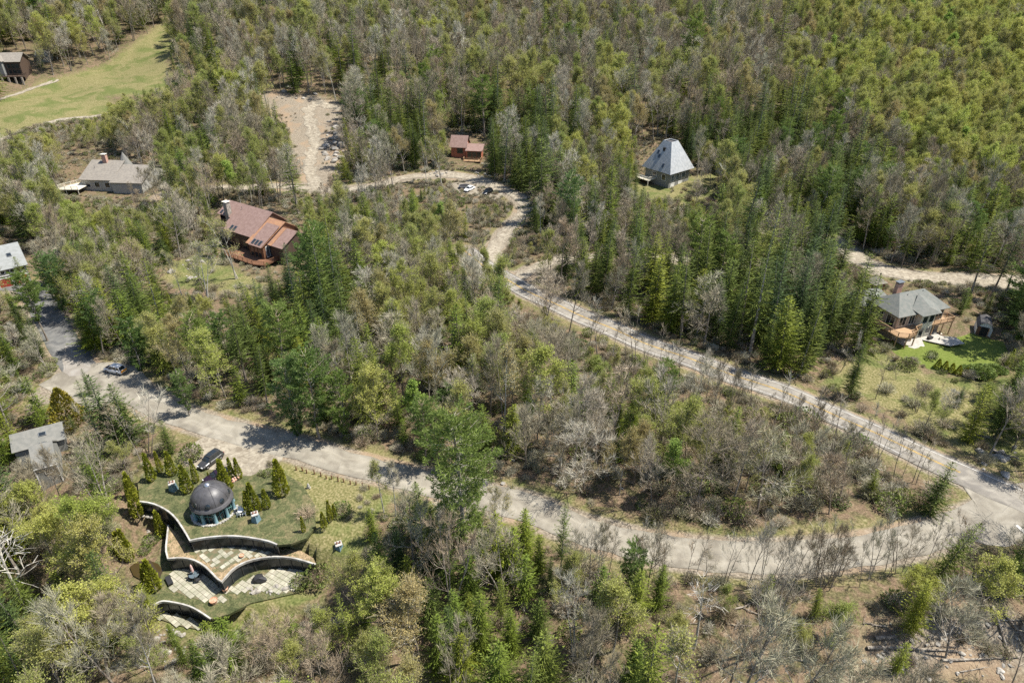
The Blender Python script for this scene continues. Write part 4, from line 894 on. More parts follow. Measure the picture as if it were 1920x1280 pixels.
# --- gambrel shed
s=GT(1842,628); sh=empty('garden_shed',(s.x,s.y,s.z-.1),R(-28),'white gambrel-roofed shed with open double door beside the bright lawn','shed')
prof=[(-1.25,0),(1.25,0),(1.25,1.6),(.85,2.45),(0,2.85),(-.85,2.45),(-1.25,1.6)]
A=Acc(); n=len(prof); L_=3.4
for y in (0,L_): A.poly([(x,y,z) for x,z in (prof if y==0 else prof[::-1])])
for i in (1,6): a,b=prof[i],prof[(i+1)%n]; A.quad((a[0],0,a[1]),(a[0],L_,a[1]),(b[0],L_,b[1]),(b[0],0,b[1]))
obj('wall',A,M['white'],sh); A=Acc()
for i in (2,3,4,5): a,b=prof[i],prof[i+1]; A.slab([(a[0]*1.06,-.25,a[1]+.1),(b[0]*1.06,-.25,b[1]+.1),(b[0]*1.06,L_+.2,b[1]+.1),(a[0]*1.06,L_+.2,a[1]+.1)],.08)
obj('roof',A,M['roof_dark'],sh)
A=Acc(); A.box(-.6,-.02,0,.6,.0,1.9); obj('dark_doorway_panel',A,M['black'],sh)  # flat black panel: the shade inside the open shed put in as colour
A=Acc(); A.box(-1.2,-.07,0,-.62,-.02,1.9); obj('door',A,M['wood_brown'],sh); A=Acc(); A.box(.0,-.5,0,.05,.0,1.9); d_=obj('door',A,M['wood_orange'],sh); d_.location=(.62,0,0)
# --- pyramid house
F=PH(1257,327,4.6); HP2=empty('pyramid_roof_house',(F.x,F.y,t1(F.x,F.y)-.2),R(39),'grey house under a steep truncated pyramid roof with skylights and dark stove pipe','house')
W_=10.8; ze=4.6
A=Acc(); A.prism([(.9,.9),(W_-.9,.9),(W_-.9,W_-.9),(.9,W_-.9)],-1.5,ze); obj('wall',A,M['sid_grey'],HP2)
best=None
for zt in np.arange(8,18,.1):
    k=1.45; l=Vector((W_/2-k,W_/2-k)); c_,s_=math.cos(R(39)),math.sin(R(39)); wx=F.x+l.x*c_-l.y*s_; wy=F.y+l.x*s_+l.y*c_
    e_=abs(proj(wx,wy,HP2.location.z+zt)[1]-267)
    if best is None or e_<best[0]: best=(e_,zt)
zt=best[1]; print('pyramid top',zt); a=W_/2-1.45; b=W_/2+1.45
E_=[(0,0,ze),(W_,0,ze),(W_,W_,ze),(0,W_,ze)]; T_=[(a,a,zt),(b,a,zt),(b,b,zt),(a,b,zt)]
A=Acc()
for i in range(4): j=(i+1)%4; A.slab([E_[i],E_[j],T_[j],T_[i]],.15)
rfp=obj('roof',A,M['roof_silver'],HP2); A=Acc(); A.box(a+.1,a+.1,zt-.6,b-.1,b-.1,zt-.35); obj('flat_top',A,M['roof_dark'],rfp)
sl_=Vector((a,0,zt-ze)).normalized()   # up the left face (x grows with height)
def onleft(y,t): return (a*t,y,ze+(zt-ze)*t+.02)
for y,t in ((7.0,.60),(7.9,.60),(3.6,.22)): skylight(rfp,onleft(y if y<7.5 else 6.2,t if y<7.5 else .48),(0,1,0),sl_,.75,1.2)
A=Acc(); A.box(2.6,5.0,ze+3.0,3.3,5.7,zt-1.6); obj('stove_pipe',A,M['black'],rfp)
for x,w in ((2.4,1.2),(4.6,1.4),(7.2,1.6)): win(HP2,x,.895,2.9,w,1.6,'f',pane=M['glass2'])
for x in (2.6,6.0): win(HP2,x,.895,.6,1.6,1.6,'f',pane=M['white'])  # white panes: bright light on these windows is put into the pane colour
for y in (3.0,6.5): win(HP2,.895,y,3.0,1.4,1.6,'l')
deck(HP2,[[(-2.2,6.0),(.9,6.0),(.9,11.0),(-2.2,11.0)]],1.9,[[(.9,6.0),(-2.2,6.0),(-2.2,11.0)]],M['cream'],[(-2.1,6.1),(-2.1,10.9)])
g=GT(1356,323); s2=empty('grey_shed',(g.x,g.y,g.z-.2),R(30),'small grey shed in the trees behind the curved garden path','shed'); block(s2,-2,2,-1.5,1.5,-.3,2.0,3.2,M['sid_lgrey'],M['roof_silver']); win(s2,0,-1.505,1.1,.9,.8,'f')
# --- long brown-roofed house
E0=PH(416,427.5,4.6); HB=empty('brown_roof_house',(E0.x,E0.y,t1(E0.x,E0.y)-.2),R(-33),'long house with stepped brown metal roofs, stone chimney and wooden deck','house')
zb=4.6
def saltb(x0,x1,ye,ze,yr,zr,yb,zbk,rm,wm):
    A=Acc(); A.prism([(x0,ye+.5),(x1,ye+.5),(x1,yb-.4),(x0,yb-.4)],-2,min(ze,zbk)-.15)
    for x in (x0,x1): A.poly([(x,ye+.5,min(ze,zbk)-.15),(x,yb-.4,min(ze,zbk)-.15),(x,yb-.4,zbk-.1),(x,yr,zr-.12),(x,ye+.5,ze)])
    obj('wall',A,wm,HB); Rf=Acc(); Rf.slab([(x0-.35,ye,ze),(x1+.35,ye,ze),(x1+.35,yr,zr),(x0-.35,yr,zr)],.15); Rf.slab([(x0-.35,yr+.003,zr),(x1+.35,yr+.003,zr),(x1+.35,yb,zbk),(x0-.35,yb,zbk)],.15)
    return obj('roof',Rf,rm,HB)
rA=saltb(0,10.2,0,4.7,7.0,8.7,11,5.4,M['roof_brown'],M['wood_dark'])
rA0=saltb(-5.0,-.36,3.0,6.4,7.0,8.68,11,5.4,M['roof_brown'],M['wood_dark'])
rBo=saltb(10.56,15.4,-1.6,4.0,6.0,7.7,10,5.0,M['roof_rust'],M['wood_brown'])
Bs=Acc(); Bs.slab([(11.6,-1.9,4.05),(15.8,-1.9,4.05),(15.8,4.2,7.25),(11.6,4.2,7.25)],.12); rB=obj('roof',Bs,M['roof_brown'],HB)
rC=saltb(15.76,20.0,.2,4.1,5.2,6.6,9,4.4,M['roof_brown'],M['wood_dark'])
Bs=Acc(); Bs.slab([(15.8,.1,4.16),(16.9,.1,4.16),(16.9,5.1,6.68),(15.8,5.1,6.68)],.06); obj('roof',Bs,M['roof_rust'],HB)
for x in (12.5,13.6,14.7): skylight(rB,(x,-.9,4.62),(1,0,0),(0,6.1,3.2),.75,1.3)
for x in (2.6,3.8): skylight(rA,(x,.9,5.25),(1,0,0),(0,7,4),.75,1.3)
for x in (-4.2,-3.0): skylight(rA0,(x,3.8,6.9),(1,0,0),(0,4,2.28),.7,1.0)
chimney(HB,-1.6,3.6,0,9.6,1.3,1.1,M['stone'],M['cream']); vent(rA,1.2,5.6,8.2)
for x in (1.5,4.2,7.0): win(HB,x,.495,2.0,1.6,2.2,'f',M['wood_brown'])
for x in (11.6,12.9,14.2): win(HB,x,-1.105,2.2,1.0,2.4,'f',M['wood_brown'])
win(HB,15.405,1.0,2.4,2.6,2.4,'r',M['white'],M['glass2'],div=2)
deck(HB,[[(5.5,-4.4),(15.2,-4.4),(15.2,-1.1),(10,-1.1),(10,.5),(5.5,.5)],[(15.2,-4.4),(18,-3.4),(18,.6),(15.2,.6)]],.9,[[(5.5,.4),(5.5,-4.4),(15.2,-4.4),(18,-3.4),(18,.6)]],M['wood_brown'],[(5.6,-4.3),(9,-4.3),(12.4,-4.3),(15.2,-4.3),(17.9,-3.3)])
# --- garage with red doors
Gp=PH(51,493.5,4.4); HG=empty('red_door_garage',(Gp.x,Gp.y,t1(Gp.x,Gp.y)-.1),R(40),'garage with silver-grey roof, row of small windows and two dark red doors','garage')
w_,r_=block(HG,-14,-.4,.4,11.6,-1,4.3,7.3,M['sid_lgrey'],shingle('pale_grey_shingles',(.27,.28,.275),(.23,.24,.23)))
for x0,x1 in ((-3.1,-.8),(-6.0,-3.7),(-8.9,-6.6)):
    A=Acc(); A.box(x0,.36,-.2,x1,.399,2.2); d_=obj('garage_door',A,M['red_door'],HG)
    A=Acc(); A.box(x0-.12,.33,-.2,x0,.398,2.32); A.box(x1,.33,-.2,x1+.12,.398,2.32); A.box(x0,.33,2.2,x1,.398,2.32); obj('door_frame',A,M['white'],d_)
for x in (-1.0,-1.9,-3.0,-3.8,-4.7,-5.5,-6.4,-7.3): win(HG,x,.395,3.55,.62,.62,'f')
A=Acc(); A.box(-13.5,.30,2.75,-.35,.398,2.9); obj('trim_band',A,M['white'],HG); skylight(r_,(-2.4,3.2,6.0),(1,0,0),(0,5.6,3),.9,1.0)
# --- grey shingled house
a_=PH(61,879.6,4.2); b_=PH(100.7,860.8,4.2); ang=math.atan2(b_.y-a_.y,b_.x-a_.x); Lx=(b_-a_).length
HS=empty('shingle_house',(a_.x,a_.y,t1(a_.x,a_.y)-.3),ang,'small grey shingled house with white trim half hidden by bare branches','house'); z4=a_.z-HS.location.z-.1
w_,r_=block(HS,.1,Lx-.1,.2,5.6,-2,z4,z4+1.9,M['sid_grey'],M['roof_grey'],ov=.15); win(HS,Lx*.58,.195,z4-1.0,.9,.7,'f',div=1)
A=Acc(); A.box(-.06,.02,z4-.25,Lx+.06,.12,z4-.08); A.box(0,.1,-2,.14,.22,z4-.25); A.box(Lx-.14,.1,-2,Lx,.22,z4-.25); obj('trim_band',A,M['white'],HS)
skylight(r_,(Lx*.5,1.8,z4+1.35),(1,0,0),(0,2.9,1.9),.5,.6); skylight(r_,(Lx*.5,4.3,z4+1.15),(1,0,0),(0,-2.9,1.9),1.0,.5)
w2,r2=block(HS,-2.6,Lx+.8,5.95,10.6,-2,z4-.1,z4+1.3,M['sid_grey'],M['roof_grey'],ov=.25); skylight(r2,(1.2,7.2,z4+.85),(1,0,0),(0,2.3,1.4),1.0,.6)
# --- red cabin
F=PH(843,272.5,3.8); g2=PH(871,274,3.8); HC=empty('red_cabin',(F.x,F.y,t1(F.x,F.y)-.5),R(-8),'red-sided cabin with two brown roofs and an orange deck above the gravel road','cabin')
block(HC,.3,5.1,.4,6.0,-1,3.9,6.6,M['wood_red'],M['roof_brown'],ov=.4); win(HC,3.2,.395,2.6,1.8,1.6,'f',M['wood_brown'])
A=Acc(); A.prism([(5.4,-.8),(10.2,-.8),(10.2,2.6),(5.4,2.6)],-1,2.9); obj('wall',A,M['wood_red'],HC)
A=Acc(); A.slab([(5.2,-1.3,3.15),(10.7,-1.3,3.15),(10.7,2.9,4.35),(5.2,2.9,4.35)],.15); obj('roof',A,M['roof_brown'],HC)
for x in (6.5,8.0,9.5): win(HC,x,-.805,1.75,1.25,1.8,'f',M['wood_brown'])
win(HC,5.105,3.2,3.6,.5,1.4,'r',M['white'])
deck(HC,[[(4.9,-3.3),(10.4,-3.3),(10.4,-.8),(4.9,-.8)]],.45,[[(4.9,-.8),(4.9,-3.3),(10.4,-3.3),(10.4,-.8)]],M['wood_orange'],[(5,-3.2),(7.6,-3.2),(10.3,-3.2)],zg=-3.2)
A=Acc(); A.prism([(5.2,-2.6),(10.0,-2.6),(10.0,-.9),(5.2,-.9)],-4.0,.26); obj('foundation',A,M['wood_dark'],HC)
A=Acc()
for i in range(6): A.box(10.6,-3.2-i*.3,.4-(i+1)*.5,11.6,-2.9-i*.3,.46-(i+1)*.5)
obj('stairs',A,M['cream'],HC)
# --- grey-brown roofed house
a_=PH(146,337,3.2); b_=PH(244,341,3.2); ang=math.atan2(b_.y-a_.y,b_.x-a_.x); Lx=(b_-a_).length; rl=PH(165,299,6.2); nrm=Vector((-math.sin(ang),math.cos(ang),0)); dep=(rl-a_).dot(nrm)
HT=empty('taupe_roof_house',(a_.x,a_.y,t1(a_.x,a_.y)-.3),ang,'low wide house with a taupe roof, brick chimney and pale corner deck','house'); dep=max(5,min(dep,9)); print('taupe',Lx,dep)
zz=a_.z-HT.location.z
w_,r_=block(HT,.4,Lx*.62,.5,dep*2,-1.5,zz,zz+3.2,M['sid_lgrey'],M['roof_taupe'])
w3,r3=block(HT,Lx*.62+.5,Lx+3.5,-.6,dep*2-1,-1.5,zz-.3,zz+2.4,M['sid_lgrey'],M['roof_taupe'],ov=.4)
chimney(HT,Lx*.30,dep-.6,0,zz+5.0,1.2,1.0,M['brick'],M['cream'])
A=Acc(); cxx,cyy=Lx*.60,dep+1.2; A.lathe([(2.0,zz+1.4),(1.2,zz+3.2),(.02,zz+5.6)],10,(cxx,cyy)); obj('turret_roof',A,M['roof_grey'],HT)
A=Acc(); A.lathe([(1.6,0),(1.6,zz+1.7)],10,(cxx,cyy)); obj('turret',A,M['sid_lgrey'],HT)
for x in (2.2,5,8): win(HT,x,.495,zz-1.5,1.4,1.4,'f')
deck(HT,[[(-5.2,-4.4),(2.0,-3.8),(2.0,.4),(-1,3)]],zz-1.6,[[(-1,3),(-5.2,-4.4),(2.0,-3.8)]],M['cream'],[(-5,-4.2),(-1.5,-4),(1.8,-3.7)])
vent(r_,2.6,dep*.6,zz+2.2)
# --- dark timber house at the ski slope
F=PH(48,155,0); HD=empty('timber_house',(F.x,F.y,t1(F.x,F.y)-.4),R(8),'tall dark timber-framed house with pillars overlooking the grassy slope','house')
w_,r_=block(HD,-12,-.6,1.5,9.5,-1,8.2,10.6,M['wood_dark'],M['roof_taupe'],ov=.7)
w_,r_=block(HD,-11.5,-6.2,-.4,3.4,2.6,8.6,11.2,M['sid_grey'],M['roof_taupe'],ridge='y',ov=.5)
deck(HD,[[(-12,-2.0),(.6,-2.0),(.6,1.5),(-12,1.5)]],3.0,[[(-12,-2.0),(.6,-2.0),(.6,1.5)]],M['wood_dark'],[(-11.8,-1.8),(.4,-1.8)],zg=-1)
for x in (-9.5,-7,-4.6,-2.2,.2): A=Acc(); A.box(x-.28,-2.3,-1,x+.28,-1.75,2.8); obj('pillar',A,M['stone'],HD)
for x in (-4.9,-3.2,-1.7): win(HD,x,1.495,6.3,1.3,1.6,'f',M['wood_dark'],M['glass']); win(HD,x,1.495,4.1,1.3,1.7,'f',M['wood_dark'])
for x in (-10,-7.8): win(HD,x,-.405,6.8,1.2,1.3,'f',M['white'],M['glass2'])
for x in (-8.2,-5.6,-3.2,-1.2): win(HD,x,1.495,1.2,1.7,1.9,'f',M['black'])
F=GT(86,112); HE=empty('stone_hut',(F.x,F.y,F.z-.3),R(5),'small grey-roofed outbuilding behind the dark timber house','outbuilding'); block(HE,-2.4,2.4,-2,2,-.5,2.2,4.2,M['sid_grey'],M['roof_grey']); win(HE,0,-2.005,1.2,1,.9,'f')
F=GT(483,186); HQ=empty('log_shelter',(F.x,F.y,F.z),R(10),'small open shelter with a bark-brown roof at the edge of the clearing','shelter')
A=Acc()
for x in (-1.2,1.2):
    for y in (-1,1): A.box(x-.08,y-.08,-.2,x+.08,y+.08,1.9)
obj('frame',A,M['wood_brown'],HQ); A=Acc(); A.slab([(-1.7,-1.5,1.8),(1.7,-1.5,1.8),(1.7,0,2.6),(-1.7,0,2.6)],.1); A.slab([(-1.7,.003,2.6),(1.7,.003,2.6),(1.7,1.5,1.8),(-1.7,1.5,1.8)],.1); obj('roof',A,M['sid_tan'],HQ)
# ------------------------------------------------------------------ earth-sheltered house with the black dome
def turf(name,cols,sc):
    m=road_mat(name,*cols,sc,.95); return m
M['sod']=turf('green_roof_turf',((.055,.066,.03),(.092,.10,.048),(.15,.132,.075)),.9); M['sodb']=turf('brown_roof_turf',((.12,.12,.06),(.24,.18,.115),(.33,.25,.165)),1.1)
for k_ in ('sod','sodb'):
    for n_ in M[k_].node_tree.nodes:
        if n_.type=='TEX_NOISE' and n_.inputs['Scale'].default_value==18: n_.inputs['Scale'].default_value=7; n_.inputs['Detail'].default_value=6
        if n_.type=='VALTORGB' and abs(n_.color_ramp.elements[0].color[0]-.82)<.01: n_.color_ramp.elements[0].color=(.6,.62,.55,1); n_.color_ramp.elements[1].color=(1.35,1.3,1.2,1)
        if n_.type=='MATH' and n_.operation=='MULTIPLY': n_.inputs[1].default_value=0
M['coping']=mat('pale_coping',(.46,.45,.42),.7,col2=(.30,.28,.25),noise_scale=1.2); M['winwall']=mat('dark_window_wall',(.022,.026,.03),.2,spec=.35)
M['dome']=mat('black_dome_membrane',(.06,.058,.06),.45,col2=(.085,.082,.085),noise_scale=1.5,spec=.5,bump=.015,bump_scale=3)
M['mullion']=mat('dark_mullion',(.06,.06,.058),.6)
HSE=empty('earth_house',(0,0,0),0,'earth-sheltered house stepping downhill under turf roofs, crowned by a black dome','house')
def densify(L_,step=.7):
    return [Vector((p.x,p.y,0)) for p in smooth_line(L_,step) for p in [Vector((p.x,p.y,0))]]
# the outlines keep their corners: points near a kink stay as drawn
def wallrun(pts,ztop,zbot,name,inset=.0,shift=0):
    A=Acc(); 
    for a,b in zip(pts[:-1],pts[1:]): A.quad((a[0],a[1],zbot),(b[0],b[1],zbot),(b[0],b[1],ztop),(a[0],a[1],ztop))
    w=obj(name,A,M['winwall'],HSE,smooth=False)
    B=Acc(); L=0
    for a,b in zip(pts[:-1],pts[1:]):
        a=Vector((a[0],a[1],0)); b=Vector((b[0],b[1],0)); d=(b-a); n=Vector((d.y,-d.x,0)).normalized(); ln=d.length; k=0
        while L<ln:
            q=a+d.normalized()*L; T=Matrix.Translation(q+n*.03)@Matrix.Rotation(math.atan2(d.y,d.x),4,'Z'); B.box(-.04,-.04,zbot,.04,.03,ztop-.02,T); L+=1.5
        L-=ln
    obj('mullion',B,M['mullion'],w); return w
def coping(pts,z,wd=.2,name='coping',m=None):
    A=Acc(); rows=[]
    for i,p in enumerate(pts):
        a=Vector(pts[max(i-1,0)][:2]); b=Vector(pts[min(i+1,len(pts)-1)][:2]); d=(b-a).normalized(); n=Vector((d.y,-d.x)); p=Vector(p[:2])
        if i==0 or i==len(pts)-1: wdd=wd
        rows.append((p+n*.16,p-n*(wd-.16)))
    for (o1,i1),(o2,i2) in zip(rows[:-1],rows[1:]):
        A.quad((o1.x,o1.y,z+.16),(o2.x,o2.y,z+.16),(i2.x,i2.y,z+.16),(i1.x,i1.y,z+.16)); A.quad((o1.x,o1.y,z-.14),(o2.x,o2.y,z-.14),(o2.x,o2.y,z+.16),(o1.x,o1.y,z+.16)); A.quad((i2.x,i2.y,z-.1),(i1.x,i1.y,z-.1),(i1.x,i1.y,z+.16),(i2.x,i2.y,z+.16))
    return obj(name,A,m or M['coping'],HSE)
def subdiv(pts,step=.6):
    out=[]
    for a,b in zip(pts[:-1],pts[1:]):
        n=max(1,int((Vector(b[:2])-Vector(a[:2])).length/step))
        for k in range(n): out.append((a[0]+(b[0]-a[0])*k/n,a[1]+(b[1]-a[1])*k/n))
    out.append((pts[-1][0],pts[-1][1])); return out
def chaik(pts,keep_i=()):
    out=[pts[0][:2] if not isinstance(pts[0],Vector) else (pts[0].x,pts[0].y)]
    P2=[(p[0],p[1]) for p in pts]
    for i in range(len(P2)-1):
        a,b=P2[i],P2[i+1]
        q=(a[0]*.75+b[0]*.25,a[1]*.75+b[1]*.25) if i not in keep_i else a; r=(a[0]*.25+b[0]*.75,a[1]*.25+b[1]*.75) if i+1 not in keep_i else b
        if i>0: out.append(q)
        out.append(r) if i<len(P2)-2 else None
    out.append(P2[-1]); return [o for i,o in enumerate(out) if i==0 or (abs(o[0]-out[i-1][0])+abs(o[1]-out[i-1][1]))>1e-4]
w1=chaik(W1,(7,)); w2=chaik(W2,(3,9)); w3=chaik(W3)
def surf(name,poly,z,m,thick=.35,bumpy=.06,lumps=True):
    A=Acc(); A.prism([(p[0],p[1]) for p in poly],z-thick,z); o=obj(name,A,m,HSE); return o
surf('green_roof',w1+[(p.x,p.y) for p in slabA[1:-1]][::-1],LA,M['sod'])
b_back=[(p.x,p.y+1.0) for p in W1]   # level B runs in under the upper roof edge
rightB=[P(535,1028,LB),P(565,1032,LB),P(588,1046,LB)]
polyBt=w2+[(p.x,p.y) for p in rightB[::-1]]+b_back[::-1][:9]+[(W1[6].x+.3,W1[6].y-.5)]
surf('brown_roof',polyBt,LB,M['sodb'])
backC=[(p[0],p[1]+1.0) for p in w2]
polyC=[(p[0],p[1]) for p in w3]+[(P(430,1150,LC).x,P(430,1150,LC).y),(P(470,1130,LC).x,P(470,1130,LC).y),(P(560,1110,LC).x,P(560,1110,LC).y),(P(600,1080,LC).x,P(600,1080,LC).y)]+backC[::-1]+[(P(285,1060,LC).x,P(285,1060,LC).y),(P(262,1090,LC).x,P(262,1090,LC).y),(P(268,1125,LC).x,P(268,1125,LC).y)]
surf('lower_roof',polyC,LC,M['sod'])
wallrun(w1,LA-.36,LD-1,'window_wall'); wallrun(w2,LB-.36,LC-1,'window_wall'); wallrun(w3,LC-.36,LD-1,'window_wall')
coping(w1,LA); coping(w2,LB); coping(w3,LC,.18)
wr=[P(404,1150,LC),P(410,1142,LC),P(420,1130,LC),P(432,1123,LC),P(445,1122,LC),P(454,1128,LC),P(457,1135,LC)]; coping([(p.x,p.y) for p in wr],LC-.3,.22,'porch_coping'); wallrun([(p.x,p.y) for p in wr],LC-.4,LD-.8,'porch_wall')
# tiled patios: each a bed of mortar with its slabs on it
M['tile']=mat('pale_patio_slabs',(.37,.345,.275),.85,col2=(.27,.265,.195),noise_scale=1.2,island=.13); M['mortar']=mat('mossy_joints',(.10,.11,.06),.95,col2=(.16,.13,.08),noise_scale=2)
def patio(name,poly,z,sz,ang,miss=.04,lab=None,par=HSE):
    A=Acc(); A.prism(poly,z-.1,z+.03); o=obj(name,A,M['mortar'],par)
    B=Acc(); cx_=sum(p[0] for p in poly)/len(poly); cy_=sum(p[1] for p in poly)/len(poly); ca,sa=math.cos(ang),math.sin(ang); n=int(14/sz)
    for i in range(-n,n):
        for j in range(-n,n):
            x=cx_+(i*ca-j*sa)*sz; y=cy_+(i*sa+j*ca)*sz
            if random.random()<miss or not inpoly(x,y,poly): continue
            T=Matrix.Translation((x,y,z+.03))@Matrix.Rotation(ang+rnd(-.03,.03),4,'Z'); k=sz*.46; B.box(-k,-k,0,k,k,rnd(.03,.045),T)
    obj('paving_slabs',B,M['tile'],o); return o
def z2(pts,z): return [(P(a,b,z).x,P(a,b,z).y) for a,b in pts]
patio('patio',z2([(325,1070),(350,1064),(385,1076),(405,1096),(417,1112),(428,1124),(412,1130),(380,1126),(345,1116),(318,1102),(316,1088)],LC),LC,.62,R(-35),.02)
patio('patio',z2([(420,1110),(445,1092),(480,1078),(520,1068),(560,1064),(590,1068),(580,1084),(562,1098),(535,1114),(500,1108),(470,1103),(445,1112)],LC),LC,.62,R(-30),.02)
patio('patio',z2([(360,1032),(400,1024),(450,1021),(490,1022),(518,1030),(500,1040),(455,1046),(436,1058),(415,1072),(400,1060),(385,1048)],LB),LB,.60,R(-38),.35)
patio('patio',z2([(290,1146),(330,1152),(365,1165),(395,1172),(375,1180),(335,1172),(300,1160)],LD-.1),LD-.1,.62,R(-35),.05)
# dome
DR=2.55; b_=P(389,983,LA); DC=Vector((b_.x,b_.y+DR*.97,0)); ZR=1.75
def at(o,x,y,z): o.location=(x,y,z); return o
A=Acc(); prof=[(DR*1.0,ZR),(DR*1.06,ZR+.12),(DR*1.05,ZR+.25),(DR*1.0,ZR+.33),(DR*1.0,ZR+.46),(DR*.94,ZR+.5)]+[(DR*.94*math.cos(t),ZR+.5+2.1*math.sin(t)) for t in np.linspace(.1,1.42,11)]+[(.25,ZR+2.6)]
A.lathe(prof,40); dm=at(obj('dome',A,M['dome'],HSE,smooth=True),DC.x,DC.y,LA)
A=Acc(); A.lathe([(.42,ZR+2.45),(.42,ZR+2.65),(.3,ZR+2.85),(.12,ZR+2.95),(.01,ZR+2.97)],16); obj('finial',A,mat('polished_finial',(.55,.55,.58),.2,metal=.8),dm,smooth=True)
for i in range(8):
    a=R(-120+i*45); e=Acc(); rr=DR*.82; T=Matrix.Translation((rr*math.cos(a),rr*math.sin(a),ZR+1.0))@Matrix.Rotation(a,4,'Z')
    E2=Acc(); E2.lathe([(.36,0),(.36,.2),(.31,.27)],14); E2.v=[tuple(T@(Matrix.Rotation(R(62),4,'Y')@Vector(v))) for v in E2.v]; pw=obj('porthole',E2,M['dome'],dm,smooth=True)
    G2=Acc(); G2.lathe([(.31,.25),(.01,.30)],14); G2.v=[tuple(T@(Matrix.Rotation(R(62),4,'Y')@Vector(v))) for v in G2.v]; obj('pane',G2,M['glass'],pw)
A=Acc()
for i in range(8):
    a=R(-98+i*45); ln=[Vector((DR*.945*math.cos(t)*math.cos(a),DR*.945*math.cos(t)*math.sin(a),ZR+.51+2.11*math.sin(t))) for t in np.linspace(.1,1.4,8)]
    for p,q in zip(ln[:-1],ln[1:]): A.tube(p,q,.035,.035,4)
obj('seam',A,M['dome'],dm)
A=Acc(); A.lathe([(DR*.86,-.2),(DR*.86,ZR+.05)],40); dr=at(obj('glass_drum',A,M['winwall'],HSE,smooth=True),DC.x,DC.y,LA)
M['column']=mat('blue_painted_column',(.15,.26,.30),.5,col2=(.20,.31,.33),noise_scale=2)
for i in range(10):
    a=R(-100+i*36); x,y=DR*.97*math.cos(a),DR*.97*math.sin(a); A=Acc(); A.lathe([(.28,0),(.28,.12),(.21,.25),(.19,ZR-.2),(.28,ZR+.05)],10); at(obj('column',A,M['column'],HSE,smooth=True),DC.x+x,DC.y+y,LA)
A=Acc()
for i in range(30):
    a=2*PI*i/30; b=2*PI*(i+1)/30; r1=DR*.885; zz=.6+.6*abs(math.sin(i*.63)); z3=.6+.6*abs(math.sin((i+1)*.63)); A.tube((r1*math.cos(a),r1*math.sin(a),zz),(r1*math.cos(b),r1*math.sin(b),z3),.05,.05,4)
    A.tube((r1*math.cos(a),r1*math.sin(a),0),(r1*math.cos(a),r1*math.sin(a),ZR+.02),.035,.035,4)
at(obj('window_frame',A,M['teal'],HSE),DC.x,DC.y,LA)
A=Acc()
for i in range(26):
    a=R(-160+i*7); r1=DR*1.06+rnd(-.05,.1); T=Matrix.Translation((r1*math.cos(a),r1*math.sin(a),.02))@Matrix.Rotation(rnd(0,3),4,'Z'); A.box(-.18,-.14,-.05,.18,.14,rnd(.08,.16),T)
at(obj('stone_border',A,M['coping'],HSE),DC.x,DC.y,LA)
# teal roof chimneys
def tealbox(px,py,zb,lab):
    b=P(px,py,zb); e=empty('roof_vent_box',(b.x,b.y,zb-.05),R(25),lab,'vent box'); A=Acc(); A.lathe([(.62,0),(.46,1.25)],4); obj('body',A,mat('blue_shingle_cladding',(.13,.21,.25),.7,col2=(.17,.26,.30),noise_scale=3),e)
    A=Acc(); A.box(-.42,-.42,1.25,.42,.42,1.36); obj('cap',A,M['coping'],e); A=Acc()
    for x in (-.18,.18): A.lathe([(.13,1.36),(.13,1.6)],8,(x,0))
    obj('flue',A,M['brick'],e)
tealbox(326,918,LA,'blue-clad tapered box with red clay flues on the turf behind the dome'); tealbox(481,976,LA,'blue-clad tapered box with clay flues beside the white garden chairs'); tealbox(637,1032,LB,'teal box standing alone in the shade at the edge of the turf')
# ------------------------------------------------------------------ arborvitae and garden shrubs
ARB=[]
for (h,r) in ((5,.66),(5.6,.58),(4.2,.7),(3,.9)):
    T,A=arb(h,r); ARB.append((T.mesh('arborvitae_trunk',M['bark']),A.mesh('arborvitae_crown',[M['cedar'],M['twig']]),h))
def arbor(px,py,top,lab,z=None,v=None,fat=1.0,grp=None):
    b=P(px,py,z) if z is not None else GT(px,py); hi,lo=15,.3
    for _ in range(22):
        m=(hi+lo)/2
        if proj(b.x,b.y,b.z+m)[1]<top: hi=m
        else: lo=m
    v=random.randrange(3) if v is None else v; tm,cm,h=ARB[v]; s=lo/h; e=empty('arborvitae',(b.x,b.y,b.z-.05),rnd(0,6),lab,'arborvitae',grp); e.scale=(s*fat,s*fat,s)
    for nm,m_ in (('trunk',tm),('crown',cm)): o=bpy.data.objects.new(nm,m_); COL.objects.link(o); o.parent=e
GA='columnar arborvitae around the dome'
for a in [(286,900,850,'arborvitae behind the turf roof, nearest the road turnoff',LA),(302,884,846,'slim arborvitae behind the leftmost roof cedar',LA),(324,889,847,'arborvitae rising from a dark low shrub',LA),(353,921,873,'arborvitae standing close against the dome',LA),(369,903,861,'arborvitae in front of the parked black suv',LA),(428,928,862,'tallest arborvitae touching the dome edge',LA),(418,925,892,'short arborvitae tucked at the foot of the tallest one',LA),(437,897,858,'slim arborvitae behind the tallest one',LA),(449,896,859,'broad arborvitae beside the red garden ornaments',LA),(530,926,863,'tall arborvitae alone at the edge of the gravel yard',LA),(527,905,868,'arborvitae just behind the tall lone one',LA),(468,960,921,'arborvitae nearest the white garden chairs',LA),(478,957,906,'pointed arborvitae in the middle of the three by the chairs',LA),(488,957,932,'short broad arborvitae behind the blue vent box',LA),(501,951,917,'arborvitae furthest from the dome in the chair cluster',LA),(392,897,884,'tiny arborvitae between the suv and the dome',LA),(570,996,968,'small rounded arborvitae alone on the turf roof',LA),(608,988,960,'small arborvitae casting shade on the turf edge',LA),(620,975,938,'thin arborvitae beside the leafy green shrub',LA),(628,968,945,'low arborvitae at the end of the shrub row',LA)]: arbor(a[0],a[1],a[2],a[3],a[4],None,.95,GA)
